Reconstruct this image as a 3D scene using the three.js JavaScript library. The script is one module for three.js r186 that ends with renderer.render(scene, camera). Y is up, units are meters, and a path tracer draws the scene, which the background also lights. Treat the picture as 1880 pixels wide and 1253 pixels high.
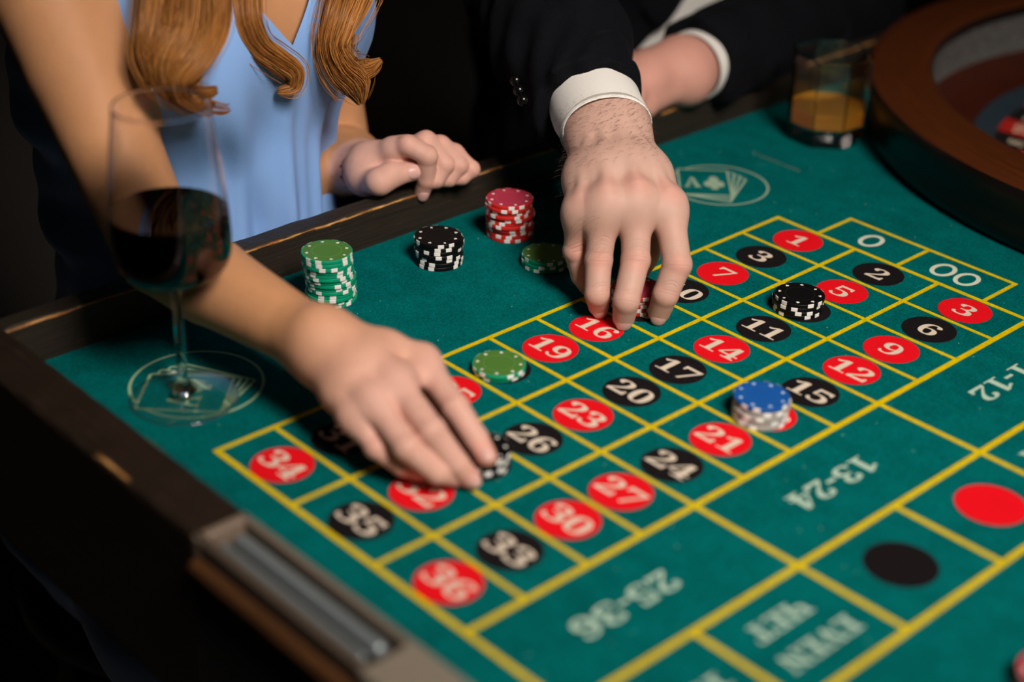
import * as THREE from 'three';
import { RectAreaLightUniformsLib } from 'three/addons/lights/RectAreaLightUniformsLib.js';
import { RoundedBoxGeometry } from 'three/addons/geometries/RoundedBoxGeometry.js';
import { mergeGeometries } from 'three/addons/utils/BufferGeometryUtils.js';

// ---------------------------------------------------------------- camera, light, exposure
const scene = new THREE.Scene();
scene.background = new THREE.Color(0, 0, 0);
const camera = new THREE.PerspectiveCamera(23.536, 1880 / 1253, 0.05, 30);
camera.position.set(-0.49479, 1.40109, 0.80934);
camera.up.set(0.310896, 0.875948, -0.368862);
camera.lookAt(-0.49479 + 0.602162, 1.40109 - 0.481798, 0.80934 - 0.636609);
camera.focus = 1.31;
camera.userData.fStop = 2.15;
const renderer = new THREE.WebGLRenderer({ antialias: true });
renderer.toneMapping = THREE.LinearToneMapping;
renderer.toneMappingExposure = 1.0;
renderer.shadowMap.enabled = true;
RectAreaLightUniformsLib.init();

// one large soft lamp, out of view, aimed at the table; added grid cuts spill
const LAMP = { at: [-0.17, 2.58, 1.56], aim: [0.34, 0.85, 0.1], w: 0.55, h: 0.7 };
const key = new THREE.RectAreaLight(0xfff3e8, 80, LAMP.w, LAMP.h);
key.position.set(...LAMP.at);
key.lookAt(...LAMP.aim);
key.castShadow = true;
scene.add(key);

// ---------------------------------------------------------------- helpers
const FELT = 0.8;               // height of the playing surface
const CELL = 0.0494;            // one number cell along the table
const ROW = 0.08472;            // one number cell across the table
function rng(seed) { let a = seed >>> 0; return () => { a = (a + 0x6D2B79F5) | 0; let t = Math.imul(a ^ (a >>> 15), 1 | a); t = (t + Math.imul(t ^ (t >>> 7), 61 | t)) ^ t; return ((t ^ (t >>> 14)) >>> 0) / 4294967296; }; }
const taken = {};
function numbered(n) { const k = taken[n] = (taken[n] ?? -1) + 1; return k ? `${n}_${String(k).padStart(3, '0')}` : n; }
function part(name, geo, mat, parent) { const m = new THREE.Mesh(geo, mat); m.name = name; m.castShadow = m.receiveShadow = true; parent.add(m); return m; }
function thing(name, label, category, at = [0, 0, 0], group) {
  const g = new THREE.Group(); g.name = numbered(name); g.position.set(...at); g.userData = { label, category };
  if (group) g.userData.group = group;
  scene.add(g); return g;
}
function struct(name, geo, mat, at) { const m = new THREE.Mesh(geo, mat); m.name = name; m.position.set(...at); m.receiveShadow = m.castShadow = true; m.userData.kind = 'structure'; scene.add(m); return m; }
const std = (color, roughness = 0.7, more = {}) => new THREE.MeshStandardMaterial({ color, roughness, ...more });
const phys = (color, roughness = 0.5, more = {}) => new THREE.MeshPhysicalMaterial({ color, roughness, ...more });
function canvas(w, h, draw) { const c = document.createElement('canvas'); c.width = w; c.height = h; const g = c.getContext('2d'); draw(g, w, h); return c; }
function tex(c, srgb = true) { const t = new THREE.CanvasTexture(c); if (srgb) t.colorSpace = THREE.SRGBColorSpace; t.magFilter = THREE.LinearFilter; t.wrapS = t.wrapT = THREE.RepeatWrapping; return t; }
// value noise, tileable, for grain
function noiseTexture(size, octaves, seed, map, srgb) {
  const R = rng(seed), out = new Float32Array(size * size);
  let norm = 0;
  for (const [cells, amp] of octaves) {
    norm += amp;
    const g = Float32Array.from({ length: cells * cells }, () => R() * 2 - 1);
    for (let j = 0; j < size; j++) for (let i = 0; i < size; i++) {
      const x = i / size * cells, y = j / size * cells, x0 = Math.floor(x), y0 = Math.floor(y);
      let fx = x - x0, fy = y - y0; fx = fx * fx * (3 - 2 * fx); fy = fy * fy * (3 - 2 * fy);
      const a = g[(y0 % cells) * cells + x0 % cells], b = g[(y0 % cells) * cells + (x0 + 1) % cells], c = g[((y0 + 1) % cells) * cells + x0 % cells], d = g[((y0 + 1) % cells) * cells + (x0 + 1) % cells];
      out[j * size + i] += amp * (a + (b - a) * fx + (c - a) * fy + (a - b - c + d) * fx * fy);
    }
  }
  const px = new Uint8Array(size * size * 4);
  for (let k = 0; k < size * size; k++) { const v = map(out[k] / norm); px[4 * k] = v[0]; px[4 * k + 1] = v[1]; px[4 * k + 2] = v[2]; px[4 * k + 3] = 255; }
  const t = new THREE.DataTexture(px, size, size); t.wrapS = t.wrapT = THREE.RepeatWrapping; t.magFilter = THREE.LinearFilter; t.minFilter = THREE.LinearMipmapLinearFilter; t.generateMipmaps = true;
  if (srgb) t.colorSpace = THREE.SRGBColorSpace;
  t.needsUpdate = true; return t;
}
const grey = v => { const g = Math.max(0, Math.min(255, 128 + 127 * v)); return [g, g, g]; };

// sub, dot and friends on plain arrays
const sub = (a, b) => [a[0] - b[0], a[1] - b[1], a[2] - b[2]], add = (a, b) => [a[0] + b[0], a[1] + b[1], a[2] + b[2]], mul = (a, s) => [a[0] * s, a[1] * s, a[2] * s];
const dot = (a, b) => a[0] * b[0] + a[1] * b[1] + a[2] * b[2], cross = (a, b) => [a[1] * b[2] - a[2] * b[1], a[2] * b[0] - a[0] * b[2], a[0] * b[1] - a[1] * b[0]];
const len = a => Math.hypot(a[0], a[1], a[2]), unit = a => mul(a, 1 / (len(a) || 1)), mix = (a, b, t) => add(mul(a, 1 - t), mul(b, t));

// ---------------------------------------------------------------- bodies as blended capsules, meshed on a grid
const smin = (a, b, k) => { const h = Math.max(k - Math.abs(a - b), 0) / k; return Math.min(a, b) - h * h * k / 4; };
function cap(a, b, ra, rb = ra) {
  const bx = b[0] - a[0], by = b[1] - a[1], bz = b[2] - a[2], L = bx * bx + by * by + bz * bz || 1e-12;
  return (x, y, z) => { x -= a[0]; y -= a[1]; z -= a[2]; let t = (x * bx + y * by + z * bz) / L; t = t < 0 ? 0 : t > 1 ? 1 : t; x -= bx * t; y -= by * t; z -= bz * t; return Math.sqrt(x * x + y * y + z * z) - (ra + (rb - ra) * t); };
}
function ell(c, r, yaw = 0, pitch = 0) {   // ellipsoid, turned about y then about x
  const cy = Math.cos(yaw), sy = Math.sin(yaw), cp = Math.cos(pitch), sp = Math.sin(pitch);
  return (x, y, z) => {
    x -= c[0]; y -= c[1]; z -= c[2];
    const x1 = cy * x - sy * z, z1 = sy * x + cy * z, y1 = cp * y + sp * z1, z2 = -sp * y + cp * z1;
    const a = x1 / r[0], b = y1 / r[1], d = z2 / r[2], k0 = Math.sqrt(a * a + b * b + d * d), e = a / r[0], f = b / r[1], g = d / r[2], k1 = Math.sqrt(e * e + f * f + g * g);
    return k1 < 1e-9 ? -Math.min(...r) : k0 * (k0 - 1) / k1;
  };
}
function slab(a, b, ra, rb, n, flat) {     // capsule squeezed along n by the factor flat
  const c = cap(a, b, ra, rb);
  return (x, y, z) => {
    const bx = b[0] - a[0], by = b[1] - a[1], bz = b[2] - a[2], L = bx * bx + by * by + bz * bz;
    let t = ((x - a[0]) * bx + (y - a[1]) * by + (z - a[2]) * bz) / L; t = t < 0 ? 0 : t > 1 ? 1 : t;
    const ox = x - a[0] - bx * t, oy = y - a[1] - by * t, oz = z - a[2] - bz * t, s = (ox * n[0] + oy * n[1] + oz * n[2]) * (1 / flat - 1);
    return c(x + n[0] * s, y + n[1] * s, z + n[2] * s) * (0.5 + 0.5 * flat);
  };
}
const blend = (fs, k) => fs.length === 1 ? fs[0] : (x, y, z) => { let d = fs[0](x, y, z); for (let i = 1; i < fs.length; i++) d = smin(d, fs[i](x, y, z), k); return d; };
// base with branches: every branch melts into the base but the branches stay apart
const branch = (base, kids, k) => (x, y, z) => { const b = base(x, y, z); let d = b; for (const f of kids) d = Math.min(d, smin(b, f(x, y, z), k)); return d; };
function surface(f, lo, hi, cell, keep, cut) {
  const n = [0, 1, 2].map(i => Math.ceil((hi[i] - lo[i]) / cell / 4) * 4 + 1), [nx, ny, nz] = n;
  const F = new Float32Array(nx * ny * nz).fill(1), id = (i, j, k) => i + nx * (j + ny * k), B = 4, reach = cell * B * 1.25;
  for (let k = 0; k < nz - 1; k += B) for (let j = 0; j < ny - 1; j += B) for (let i = 0; i < nx - 1; i += B) {
    const d = f(lo[0] + (i + 2) * cell, lo[1] + (j + 2) * cell, lo[2] + (k + 2) * cell), far = Math.abs(d) > reach;
    for (let c = 0; c <= B; c++) for (let b = 0; b <= B; b++) for (let a = 0; a <= B; a++) {
      const q = id(i + a, j + b, k + c);
      if (far) { if (F[q] === 1 && d < 0) F[q] = -1; } else F[q] = f(lo[0] + (i + a) * cell, lo[1] + (j + b) * cell, lo[2] + (k + c) * cell);
    }
  }
  const pos = [], index = [], vert = new Int32Array(nx * ny * nz).fill(-1);
  const E = [[0, 1], [2, 3], [4, 5], [6, 7], [0, 2], [1, 3], [4, 6], [5, 7], [0, 4], [1, 5], [2, 6], [3, 7]];
  const v = new Float32Array(8);
  for (let k = 0; k < nz - 1; k++) for (let j = 0; j < ny - 1; j++) for (let i = 0; i < nx - 1; i++) {
    let m = 0;
    for (let c = 0; c < 8; c++) { v[c] = F[id(i + (c & 1), j + (c >> 1 & 1), k + (c >> 2))]; if (v[c] < 0) m |= 1 << c; }
    if (m === 0 || m === 255) continue;
    let x = 0, y = 0, z = 0, s = 0;
    for (const [a, b] of E) if ((v[a] < 0) !== (v[b] < 0)) {
      const t = v[a] / (v[a] - v[b]);
      x += (a & 1) + ((b & 1) - (a & 1)) * t; y += (a >> 1 & 1) + ((b >> 1 & 1) - (a >> 1 & 1)) * t; z += (a >> 2) + ((b >> 2) - (a >> 2)) * t; s++;
    }
    vert[id(i, j, k)] = pos.length / 3;
    pos.push(lo[0] + (i + x / s) * cell, lo[1] + (j + y / s) * cell, lo[2] + (k + z / s) * cell);
  }
  const quad = (a, b, c, d, flip) => { if (a < 0 || b < 0 || c < 0 || d < 0) return; if (flip) index.push(a, c, b, a, d, c); else index.push(a, b, c, a, c, d); };
  for (let k = 1; k < nz - 1; k++) for (let j = 1; j < ny - 1; j++) for (let i = 1; i < nx - 1; i++) {
    const s = F[id(i, j, k)] < 0;
    if (s !== F[id(i + 1, j, k)] < 0) quad(vert[id(i, j - 1, k - 1)], vert[id(i, j, k - 1)], vert[id(i, j, k)], vert[id(i, j - 1, k)], !s);
    if (s !== F[id(i, j + 1, k)] < 0) quad(vert[id(i - 1, j, k - 1)], vert[id(i - 1, j, k)], vert[id(i, j, k)], vert[id(i, j, k - 1)], !s);
    if (s !== F[id(i, j, k + 1)] < 0) quad(vert[id(i - 1, j - 1, k)], vert[id(i, j - 1, k)], vert[id(i, j, k)], vert[id(i - 1, j, k)], !s);
  }
  let idx = index;
  if (keep) { idx = []; for (let t = 0; t < index.length; t += 3) { const c = [0, 1, 2].map(a => (pos[3 * index[t] + a] + pos[3 * index[t + 1] + a] + pos[3 * index[t + 2] + a]) / 3); if (keep(c)) idx.push(index[t], index[t + 1], index[t + 2]); } }
  if (cut) {         // trim along cut(q) = 0, keeping the negative side, with clean edges
    const val = new Map(), at = q => { if (!val.has(q)) val.set(q, cut([pos[3 * q], pos[3 * q + 1], pos[3 * q + 2]])); return val.get(q); }, edge = new Map(), out = [];
    const split = (a, b) => { const k = a < b ? `${a},${b}` : `${b},${a}`; if (!edge.has(k)) { const u = at(a), t = u / (u - at(b)); edge.set(k, pos.length / 3); for (let i = 0; i < 3; i++) pos.push(pos[3 * a + i] + (pos[3 * b + i] - pos[3 * a + i]) * t); } return edge.get(k); };
    for (let t = 0; t < idx.length; t += 3) {
      const v3 = [idx[t], idx[t + 1], idx[t + 2]], poly = [];
      for (let i = 0; i < 3; i++) { const a = v3[i], b = v3[(i + 1) % 3], A = at(a) < 0, Bn = at(b) < 0; if (A) poly.push(a); if (A !== Bn) poly.push(split(a, b)); }
      for (let i = 2; i < poly.length; i++) out.push(poly[0], poly[i - 1], poly[i]);
    }
    idx = out;
  }
  const used = new Map(), p2 = [], i2 = idx.map(q => { if (!used.has(q)) { used.set(q, p2.length / 3); p2.push(pos[3 * q], pos[3 * q + 1], pos[3 * q + 2]); } return used.get(q); });
  const nor = new Float32Array(p2.length), e = cell * 0.6;
  for (let q = 0; q < p2.length; q += 3) {
    const [x, y, z] = [p2[q], p2[q + 1], p2[q + 2]];
    const g = unit([f(x + e, y, z) - f(x - e, y, z), f(x, y + e, z) - f(x, y - e, z), f(x, y, z + e) - f(x, y, z - e)]);
    nor[q] = g[0]; nor[q + 1] = g[1]; nor[q + 2] = g[2];
  }
  const geo = new THREE.BufferGeometry();
  geo.setAttribute('position', new THREE.Float32BufferAttribute(p2, 3)); geo.setAttribute('normal', new THREE.BufferAttribute(nor, 3)); geo.setIndex(i2);
  return geo;
}
function paint(geo, colour, uvw) {          // vertex colours and uv from position
  const p = geo.attributes.position, c = new Float32Array(p.count * 3), u = new Float32Array(p.count * 2);
  for (let i = 0; i < p.count; i++) { const q = [p.getX(i), p.getY(i), p.getZ(i)], k = colour(q), w = uvw(q); c.set(k, 3 * i); u.set(w, 2 * i); }
  geo.setAttribute('color', new THREE.BufferAttribute(c, 3)); geo.setAttribute('uv', new THREE.BufferAttribute(u, 2)); return geo;
}
const bump = (p, c, r) => { const d = len(sub(p, c)) / r; return d >= 1 ? 0 : (1 - d * d) ** 2; };

// ---------------------------------------------------------------- the dark room
const wallMat = std(new THREE.Color(0.45, 0.43, 0.4), 0.95), floorMat = std(new THREE.Color(0.075, 0.066, 0.058), 0.95);   // light walls, brown carpet, both kept dim by the grid added to the lamp
struct('floor', new THREE.BoxGeometry(12.4, 0.1, 12.4), floorMat, [0.6, -0.05, -1.1]);
struct('ceiling', new THREE.BoxGeometry(12.4, 0.1, 12.4), wallMat, [0.6, 3.85, -1.1]);
struct('wall_back', new THREE.BoxGeometry(12.2, 3.8, 0.1), wallMat, [0.6, 1.9, -7.15]);
struct('wall_front', new THREE.BoxGeometry(12.2, 3.8, 0.1), wallMat, [0.6, 1.9, 4.95]);
struct('wall_left', new THREE.BoxGeometry(0.1, 3.8, 12.2), wallMat, [-5.55, 1.9, -1.1]);
struct('wall_right', new THREE.BoxGeometry(0.1, 3.8, 12.2), wallMat, [6.75, 1.9, -1.1]);

// the studio lamp that lights the table, standing outside the frame
{
  const t = thing('unseen_studio_lamp', 'unseen black softbox studio lamp on a tripod, placed to light the roulette table', 'lamp', [LAMP.at[0], 0, LAMP.at[2]]);
  const black = std(0x0c0c0c, 0.6);
  const head = new THREE.Group(); head.name = 'lamp_head'; head.position.set(0, LAMP.at[1], 0);
  t.add(head); head.lookAt(...LAMP.aim);
  const cone = new THREE.CylinderGeometry(0.5, 0.1, 0.3, 4, 1, true); cone.rotateY(Math.PI / 4); cone.rotateX(Math.PI / 2); cone.scale(LAMP.w * 1.44, LAMP.h * 1.44, 1); cone.translate(0, 0, -0.17);
  part('housing', cone, std(0x0c0c0c, 0.6, { side: THREE.DoubleSide }), head);
  part('diffuser', new THREE.BoxGeometry(LAMP.w, LAMP.h, 0.004), new THREE.MeshStandardMaterial({ color: 0xffffff, emissive: 0xfff1e4, emissiveIntensity: 6 }), head).position.z = -0.012;
  for (let k = 0; k <= 7; k++) part('added_grid_fin', new THREE.BoxGeometry(0.002, LAMP.h, 0.15), black, head).position.set(-LAMP.w / 2 + LAMP.w * k / 7, 0, 0.085);  // fins added to block spill, so the floor behind the players stays dark
  for (let k = 0; k <= 9; k++) part('added_grid_fin', new THREE.BoxGeometry(LAMP.w, 0.002, 0.15), black, head).position.set(0, -LAMP.h / 2 + LAMP.h * k / 9, 0.085);
  const lampBox = new THREE.CylinderGeometry(0.06, 0.06, 0.2, 24); lampBox.rotateX(Math.PI / 2); part('lamp_body', lampBox, black, head).position.z = -0.4;
  const back = new THREE.Vector3(0, 0, -0.4).applyQuaternion(head.quaternion);
  part('pole', new THREE.CylinderGeometry(0.014, 0.018, LAMP.at[1] - 0.15 + back.y, 16), black, t).position.set(back.x, (LAMP.at[1] + back.y + 0.05) / 2, back.z);
  for (let k = 0; k < 3; k++) {
    const a = k * 2.094 + 0.4, g = new THREE.TubeGeometry(new THREE.LineCurve3(new THREE.Vector3(back.x, 0.45, back.z), new THREE.Vector3(back.x + 0.42 * Math.cos(a), 0.012, back.z + 0.42 * Math.sin(a))), 1, 0.011, 10);
    part('leg', g, black, t);
  }
}

// ---------------------------------------------------------------- roulette table
const WH = { x: 1.09, z: 0.22 };
const table = thing('roulette_table', 'roulette table with green felt layout and worn black wooden rail', 'table');
const X0 = -0.053, X1 = 1.72, Z0 = -0.186, Z1 = 0.74;
const feltGrain = noiseTexture(512, [[256, 1], [128, 0.9], [64, 0.5], [12, 0.35]], 5, v => { const g = 1 + 0.34 * v; return [0 * g, Math.min(255, 205 * g), Math.min(255, 205 * g)].map((q, i) => i ? q : 0); }, false);
const feltRelief = noiseTexture(512, [[256, 1], [170, 1], [60, 0.5]], 9, grey, false);
feltRelief.repeat.set(9, 9); 
const feltColour = noiseTexture(1024, [[512, 1], [256, 1], [90, 0.35], [14, 0.35], [5, 0.3]], 21, v => { const g = 1 + 0.42 * v; return [0, Math.min(255, 92 * g), Math.min(255, 91 * g)]; }, true);
feltColour.repeat.set(5, 5);
const feltMat = phys(0xffffff, 0.95, { map: feltColour, bumpMap: feltRelief, bumpScale: 0.0004, specularIntensity: 0.05 });
{
  const s = new THREE.Shape(); s.moveTo(X0, -Z0); s.lineTo(X0, -Z1); s.lineTo(X1, -Z1); s.lineTo(X1, -Z0); s.closePath();
  const hole = new THREE.Path(); hole.absarc(WH.x, -WH.z, 0.385, 0, Math.PI * 2, true); s.holes.push(hole);
  const g = new THREE.ExtrudeGeometry(s, { depth: 0.012, bevelEnabled: false, curveSegments: 96 }); g.rotateX(-Math.PI / 2); g.translate(0, FELT - 0.012, 0);
  part('felt', g, feltMat, table);
}
// yellow lines printed on the felt, proud of it by the thickness of the print
const LIFT = 0.00025;
const lineGrain = noiseTexture(256, [[128, 1], [64, 0.7], [16, 0.4]], 31, v => { const g = 1 + 0.16 * v; return [Math.min(255, 206 * g), Math.min(255, 180 * g), 0]; }, true);
lineGrain.repeat.set(14, 14);
const yellow = phys(0xffffff, 0.92, { map: lineGrain, specularIntensity: 0.1 });
const U = [0, 0.0473, 0.0996, 0.1479, 0.1968].concat(Array.from({ length: 8 }, (_, i) => 0.1968 + (i + 1) * (0.5928 - 0.1968) / 8));   // cell edges along the table
const Vr = [0, ROW, 2 * ROW, 3 * ROW, 0.3393, 0.421];
function stripe(x0, z0, x1, z1, w) {
  const dx = x1 - x0, dz = z1 - z0, L = Math.hypot(dx, dz), lift = Math.abs(dx) > Math.abs(dz) ? LIFT : LIFT * 0.8, g = new THREE.BoxGeometry(L + w * 0.9, lift, w);
  const uv = g.attributes.uv; for (let i = 0; i < uv.count; i++) uv.setXY(i, uv.getX(i) * L + x0, uv.getY(i) * w + z0 * 3);
  g.rotateY(-Math.atan2(dz, dx)); g.translate((x0 + x1) / 2, FELT + lift / 2, (z0 + z1) / 2);
  part('yellow_line', g, yellow, table);
}
const END = 0.641;
for (let k = 0; k < 6; k++) stripe(U[0], Vr[k], k > 3 || k === 3 || k === 0 ? U[12] : U[12], Vr[k], k >= 3 ? 0.0046 : 0.0038);
for (let i = 0; i < 13; i++) stripe(U[i], Vr[0], U[i], Vr[3], i === 0 || i === 12 ? 0.0044 : 0.0036);
for (const i of [0, 4, 8, 12]) stripe(U[i], Vr[3], U[i], Vr[4], 0.0044);
for (const i of [0, 2, 4, 6, 8, 10, 12]) stripe(U[i], Vr[4], U[i], Vr[5], 0.0044);
stripe(U[12], ROW * 0.52, END, ROW * 0.52, 0.0036); stripe(U[12], ROW * 1.5, END, ROW * 1.5, 0.0036); stripe(U[12], ROW * 2.5, END, ROW * 2.5, 0.0036); stripe(END, ROW * 0.52, END, ROW * 2.5, 0.0038);

// number spots: red and black discs with ivory numerals, one atlas for all of them
const NUM = [[1, 3, 7, 10, 13, 16, 19, 22, 25, 28, 31, 34], [2, 5, 8, 11, 14, 17, 20, 23, 26, 29, 32, 35], [3, 6, 9, 12, 15, 18, 21, 24, 27, 30, 33, 36]];
const RED = new Set(['0,0', '0,2', '0,5', '0,6', '0,8', '0,11', '1,1', '1,4', '1,7', '1,10', '2,0', '2,2', '2,3', '2,5', '2,6', '2,8', '2,9', '2,11']);
const INK = { red: '#dc0f1b', black: '#171315', ivory: '#d3c5b2', pale: '#a9c4b0' };
function speckle(g, w, h, n, seed) { const R = rng(seed); for (let k = 0; k < n; k++) { g.globalAlpha = 0.05 + 0.1 * R(); g.fillStyle = R() < 0.5 ? '#000' : '#fff'; const s = 1 + 2.4 * R(); g.fillRect(R() * w, R() * h, s, s); } g.globalAlpha = 1; }
const SP = 336, spotAtlas = tex(canvas(2016, 2016, (g, w, h) => {
  g.textAlign = 'center'; g.textBaseline = 'alphabetic';
  for (let r = 0; r < 3; r++) for (let c = 0; c < 12; c++) {
    const n = r * 12 + c, x = (n % 6) * SP, y = Math.floor(n / 6) * SP, red = RED.has(`${r},${c}`);
    g.fillStyle = red ? INK.red : INK.black; g.fillRect(x, y, SP, SP);
    g.fillStyle = INK.ivory; const s = String(NUM[r][c]);
    g.save(); g.translate(x + SP / 2, y + SP / 2); g.scale(1.2, 0.95); g.font = 'bold 218px serif';
    if (s.length === 1) g.fillText(s, 0, 76); else { g.fillText(s[0], -59, 76); g.fillText(s[1], 59, 76); }
    g.restore();
  }
  speckle(g, w, h, 90000, 77);
}));
spotAtlas.wrapS = spotAtlas.wrapT = THREE.ClampToEdgeWrapping;
const spotMat = phys(0xffffff, 0.92, { map: spotAtlas, specularIntensity: 0.1 }), SR = 0.0214;
function spotGeometry(r, u0, v0, us, vs) {       // disc lying flat; text reads along +z with its top towards +x
  const g = new THREE.CylinderGeometry(r, r, LIFT, 56, 1), p = g.attributes.position, uv = g.attributes.uv;
  for (let i = 0; i < p.count; i++) uv.setXY(i, u0 + us * (0.5 + p.getZ(i) / r * 0.5), v0 + vs * (0.5 + p.getX(i) / r * 0.5));
  return g;
}
for (let r = 0; r < 3; r++) for (let c = 0; c < 12; c++) {
  const n = r * 12 + c, i = 11 - c, m = part('number_spot', spotGeometry(SR, (n % 6) / 6, 1 - (Math.floor(n / 6) + 1) / 6, 1 / 6, 1 / 6), spotMat, table);
  m.position.set((U[i] + U[i + 1]) / 2, FELT + LIFT / 2, (r + 0.5) * ROW);
}
for (const [x, c, nm] of [[(U[6] + U[8]) / 2, INK.red, 'red_spot'], [(U[4] + U[6]) / 2, INK.black, 'black_spot']]) {
  const g = new THREE.CylinderGeometry(0.0235, 0.0235, LIFT, 56); part(nm, g, phys(c, 0.92, { specularIntensity: 0.1 }), table).position.set(x, FELT + LIFT / 2, 0.380);
}
// lettering straight on the felt: an alpha-cut sheet per word
function lettering(name, w, h, x, z, turn, draw, colour, pxm = 5000) {
  const W = Math.min(1024, Math.round(w * pxm)), Hh = Math.round(W * h / w);
  const a = tex(canvas(W, Hh, (g) => { g.fillStyle = '#000'; g.fillRect(0, 0, W, Hh); g.fillStyle = '#fff'; g.strokeStyle = '#fff'; g.textAlign = 'center'; g.textBaseline = 'middle'; draw(g, W, Hh); }), false);
  const geo = new THREE.PlaneGeometry(w, h); geo.rotateX(-Math.PI / 2);
  const m = part(name, geo, std(colour, 0.9, { alphaMap: a, transparent: true }), table); m.position.set(x, FELT + 0.0002, z); m.rotation.y = turn; return m;
}
const word = (s, k = 0.8, cond = 1) => (g, W, H) => { const f = Math.round(H * k); g.font = `bold ${f}px serif`; g.save(); g.translate(W / 2, H * 0.53); const m = g.measureText(s).width; g.scale(Math.min(cond, W * 0.98 / m), 1); g.fillText(s, 0, 0); g.restore(); };
// reading towards -x, tops towards +z: turned half way round
for (const [s, x] of [['25-36', 0.089], ['13-24', 0.288], ['1-12', 0.492]]) lettering('dozen_lettering', 0.085, 0.026, x, 0.2965, Math.PI, word(s, 0.98, 1.4), INK.pale);
lettering('outside_lettering', 0.066, 0.022, 0.148, 0.395, Math.PI, word('EVEN', 0.95, 1.2), INK.pale);
lettering('outside_lettering', 0.05, 0.022, 0.146, 0.366, Math.PI, word('ЧЕТ', 0.95, 1.2), INK.pale);
lettering('outside_lettering', 0.07, 0.024, 0.05, 0.38, Math.PI, word('19-36', 0.95, 1.2), INK.pale);
lettering('outside_lettering', 0.06, 0.022, 0.444, 0.395, Math.PI, word('ODD', 0.95, 1.2), INK.pale);
lettering('outside_lettering', 0.07, 0.022, 0.444, 0.366, Math.PI, word('НЕЧЕТ', 0.95, 1.2), INK.pale);
lettering('outside_lettering', 0.07, 0.024, 0.543, 0.38, Math.PI, word('1-18', 0.95, 1.2), INK.pale);
// zero numerals read like the spots: right = +z, up = +x
const zero = k => (g, W, H) => { g.lineWidth = H * 0.13; for (let i = 0; i < k; i++) { g.beginPath(); g.ellipse(W * (i + 0.5) / k, H / 2, W / k * 0.36, H * 0.39, 0, 0, 7); g.stroke(); } };
lettering('zero_numeral', 0.0225, 0.030, 0.617, ROW * 0.99, -Math.PI / 2, zero(1), '#c6cfba');
lettering('zero_numeral', 0.046, 0.030, 0.617, ROW * 2.0, -Math.PI / 2, zero(2), '#c6cfba');
// corner emblem: fanned cards with an ace of clubs in a ring
const emblem = (g, W) => {
  const k = W / 200; g.lineWidth = 4.2 * k; g.lineJoin = 'round';
  g.beginPath(); g.arc(100 * k, 100 * k, 95 * k, 0, 7); g.stroke();
  const card = a => { g.save(); g.translate(24 * k, 150 * k); g.rotate(a); g.beginPath(); g.roundRect(0, -122 * k, 98 * k, 122 * k, 5 * k); return () => { g.stroke(); g.restore(); }; };
  for (const a of [0.33, 0.22, 0.11]) { const f = card(a); g.fillStyle = '#000'; g.fill(); f(); }
  const f = card(0); g.fillStyle = '#000'; g.fill(); f();
  g.fillStyle = '#fff'; g.save(); g.translate(50 * k, 92 * k); g.scale(1, 1.5); g.font = `bold ${44 * k}px serif`; g.fillText('A', 0, 0); g.restore(); g.save(); g.translate(92 * k, 92 * k); g.scale(0.85, 1.3); g.translate(-102 * k, -95 * k);
  for (const [x, y] of [[102, 82], [90, 99], [114, 99]]) { g.beginPath(); g.arc(x * k, y * k, 11.5 * k, 0, 7); g.fill(); }
  g.beginPath(); g.moveTo(100 * k, 92 * k); g.lineTo(104 * k, 92 * k); g.lineTo(111 * k, 119 * k); g.lineTo(93 * k, 119 * k); g.fill(); g.restore();
};
lettering('card_emblem', 0.096, 0.096, 0.607, -0.0825, -Math.PI / 4, emblem, '#8fa890', 8000);
lettering('card_emblem', 0.1, 0.1, 0.0395, -0.0845, Math.PI / 4, emblem, '#8fac86', 8000);
lettering('faded_lettering', 0.06, 0.006, 0.6925, -0.085, -Math.PI / 2 , (g, W, H) => { const R = rng(3); for (let i = 0; i < 240; i++) { g.globalAlpha = 0.05 + 0.2 * R(); g.fillRect(R() * W, H * (0.15 + 0.6 * R()), 4 + 8 * R(), 2 + 5 * R()); } g.globalAlpha = 1; }, '#8d8f7d');
// lint on the felt
{
  const R = rng(12), gs = [];
  for (let k = 0; k < 170; k++) { const g = new THREE.BoxGeometry(0.0004 + 0.0006 * R(), 0.0002, 0.0003 + 0.0003 * R()); g.rotateY(R() * 6); g.translate(R() * 0.72, FELT + 0.0001, -0.18 + R() * 0.6); gs.push(g); }
  const m = part('lint', mergeGeometries(gs), std(0x9fb8ae, 0.9), table); m.userData.kind = 'stuff';
}

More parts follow.
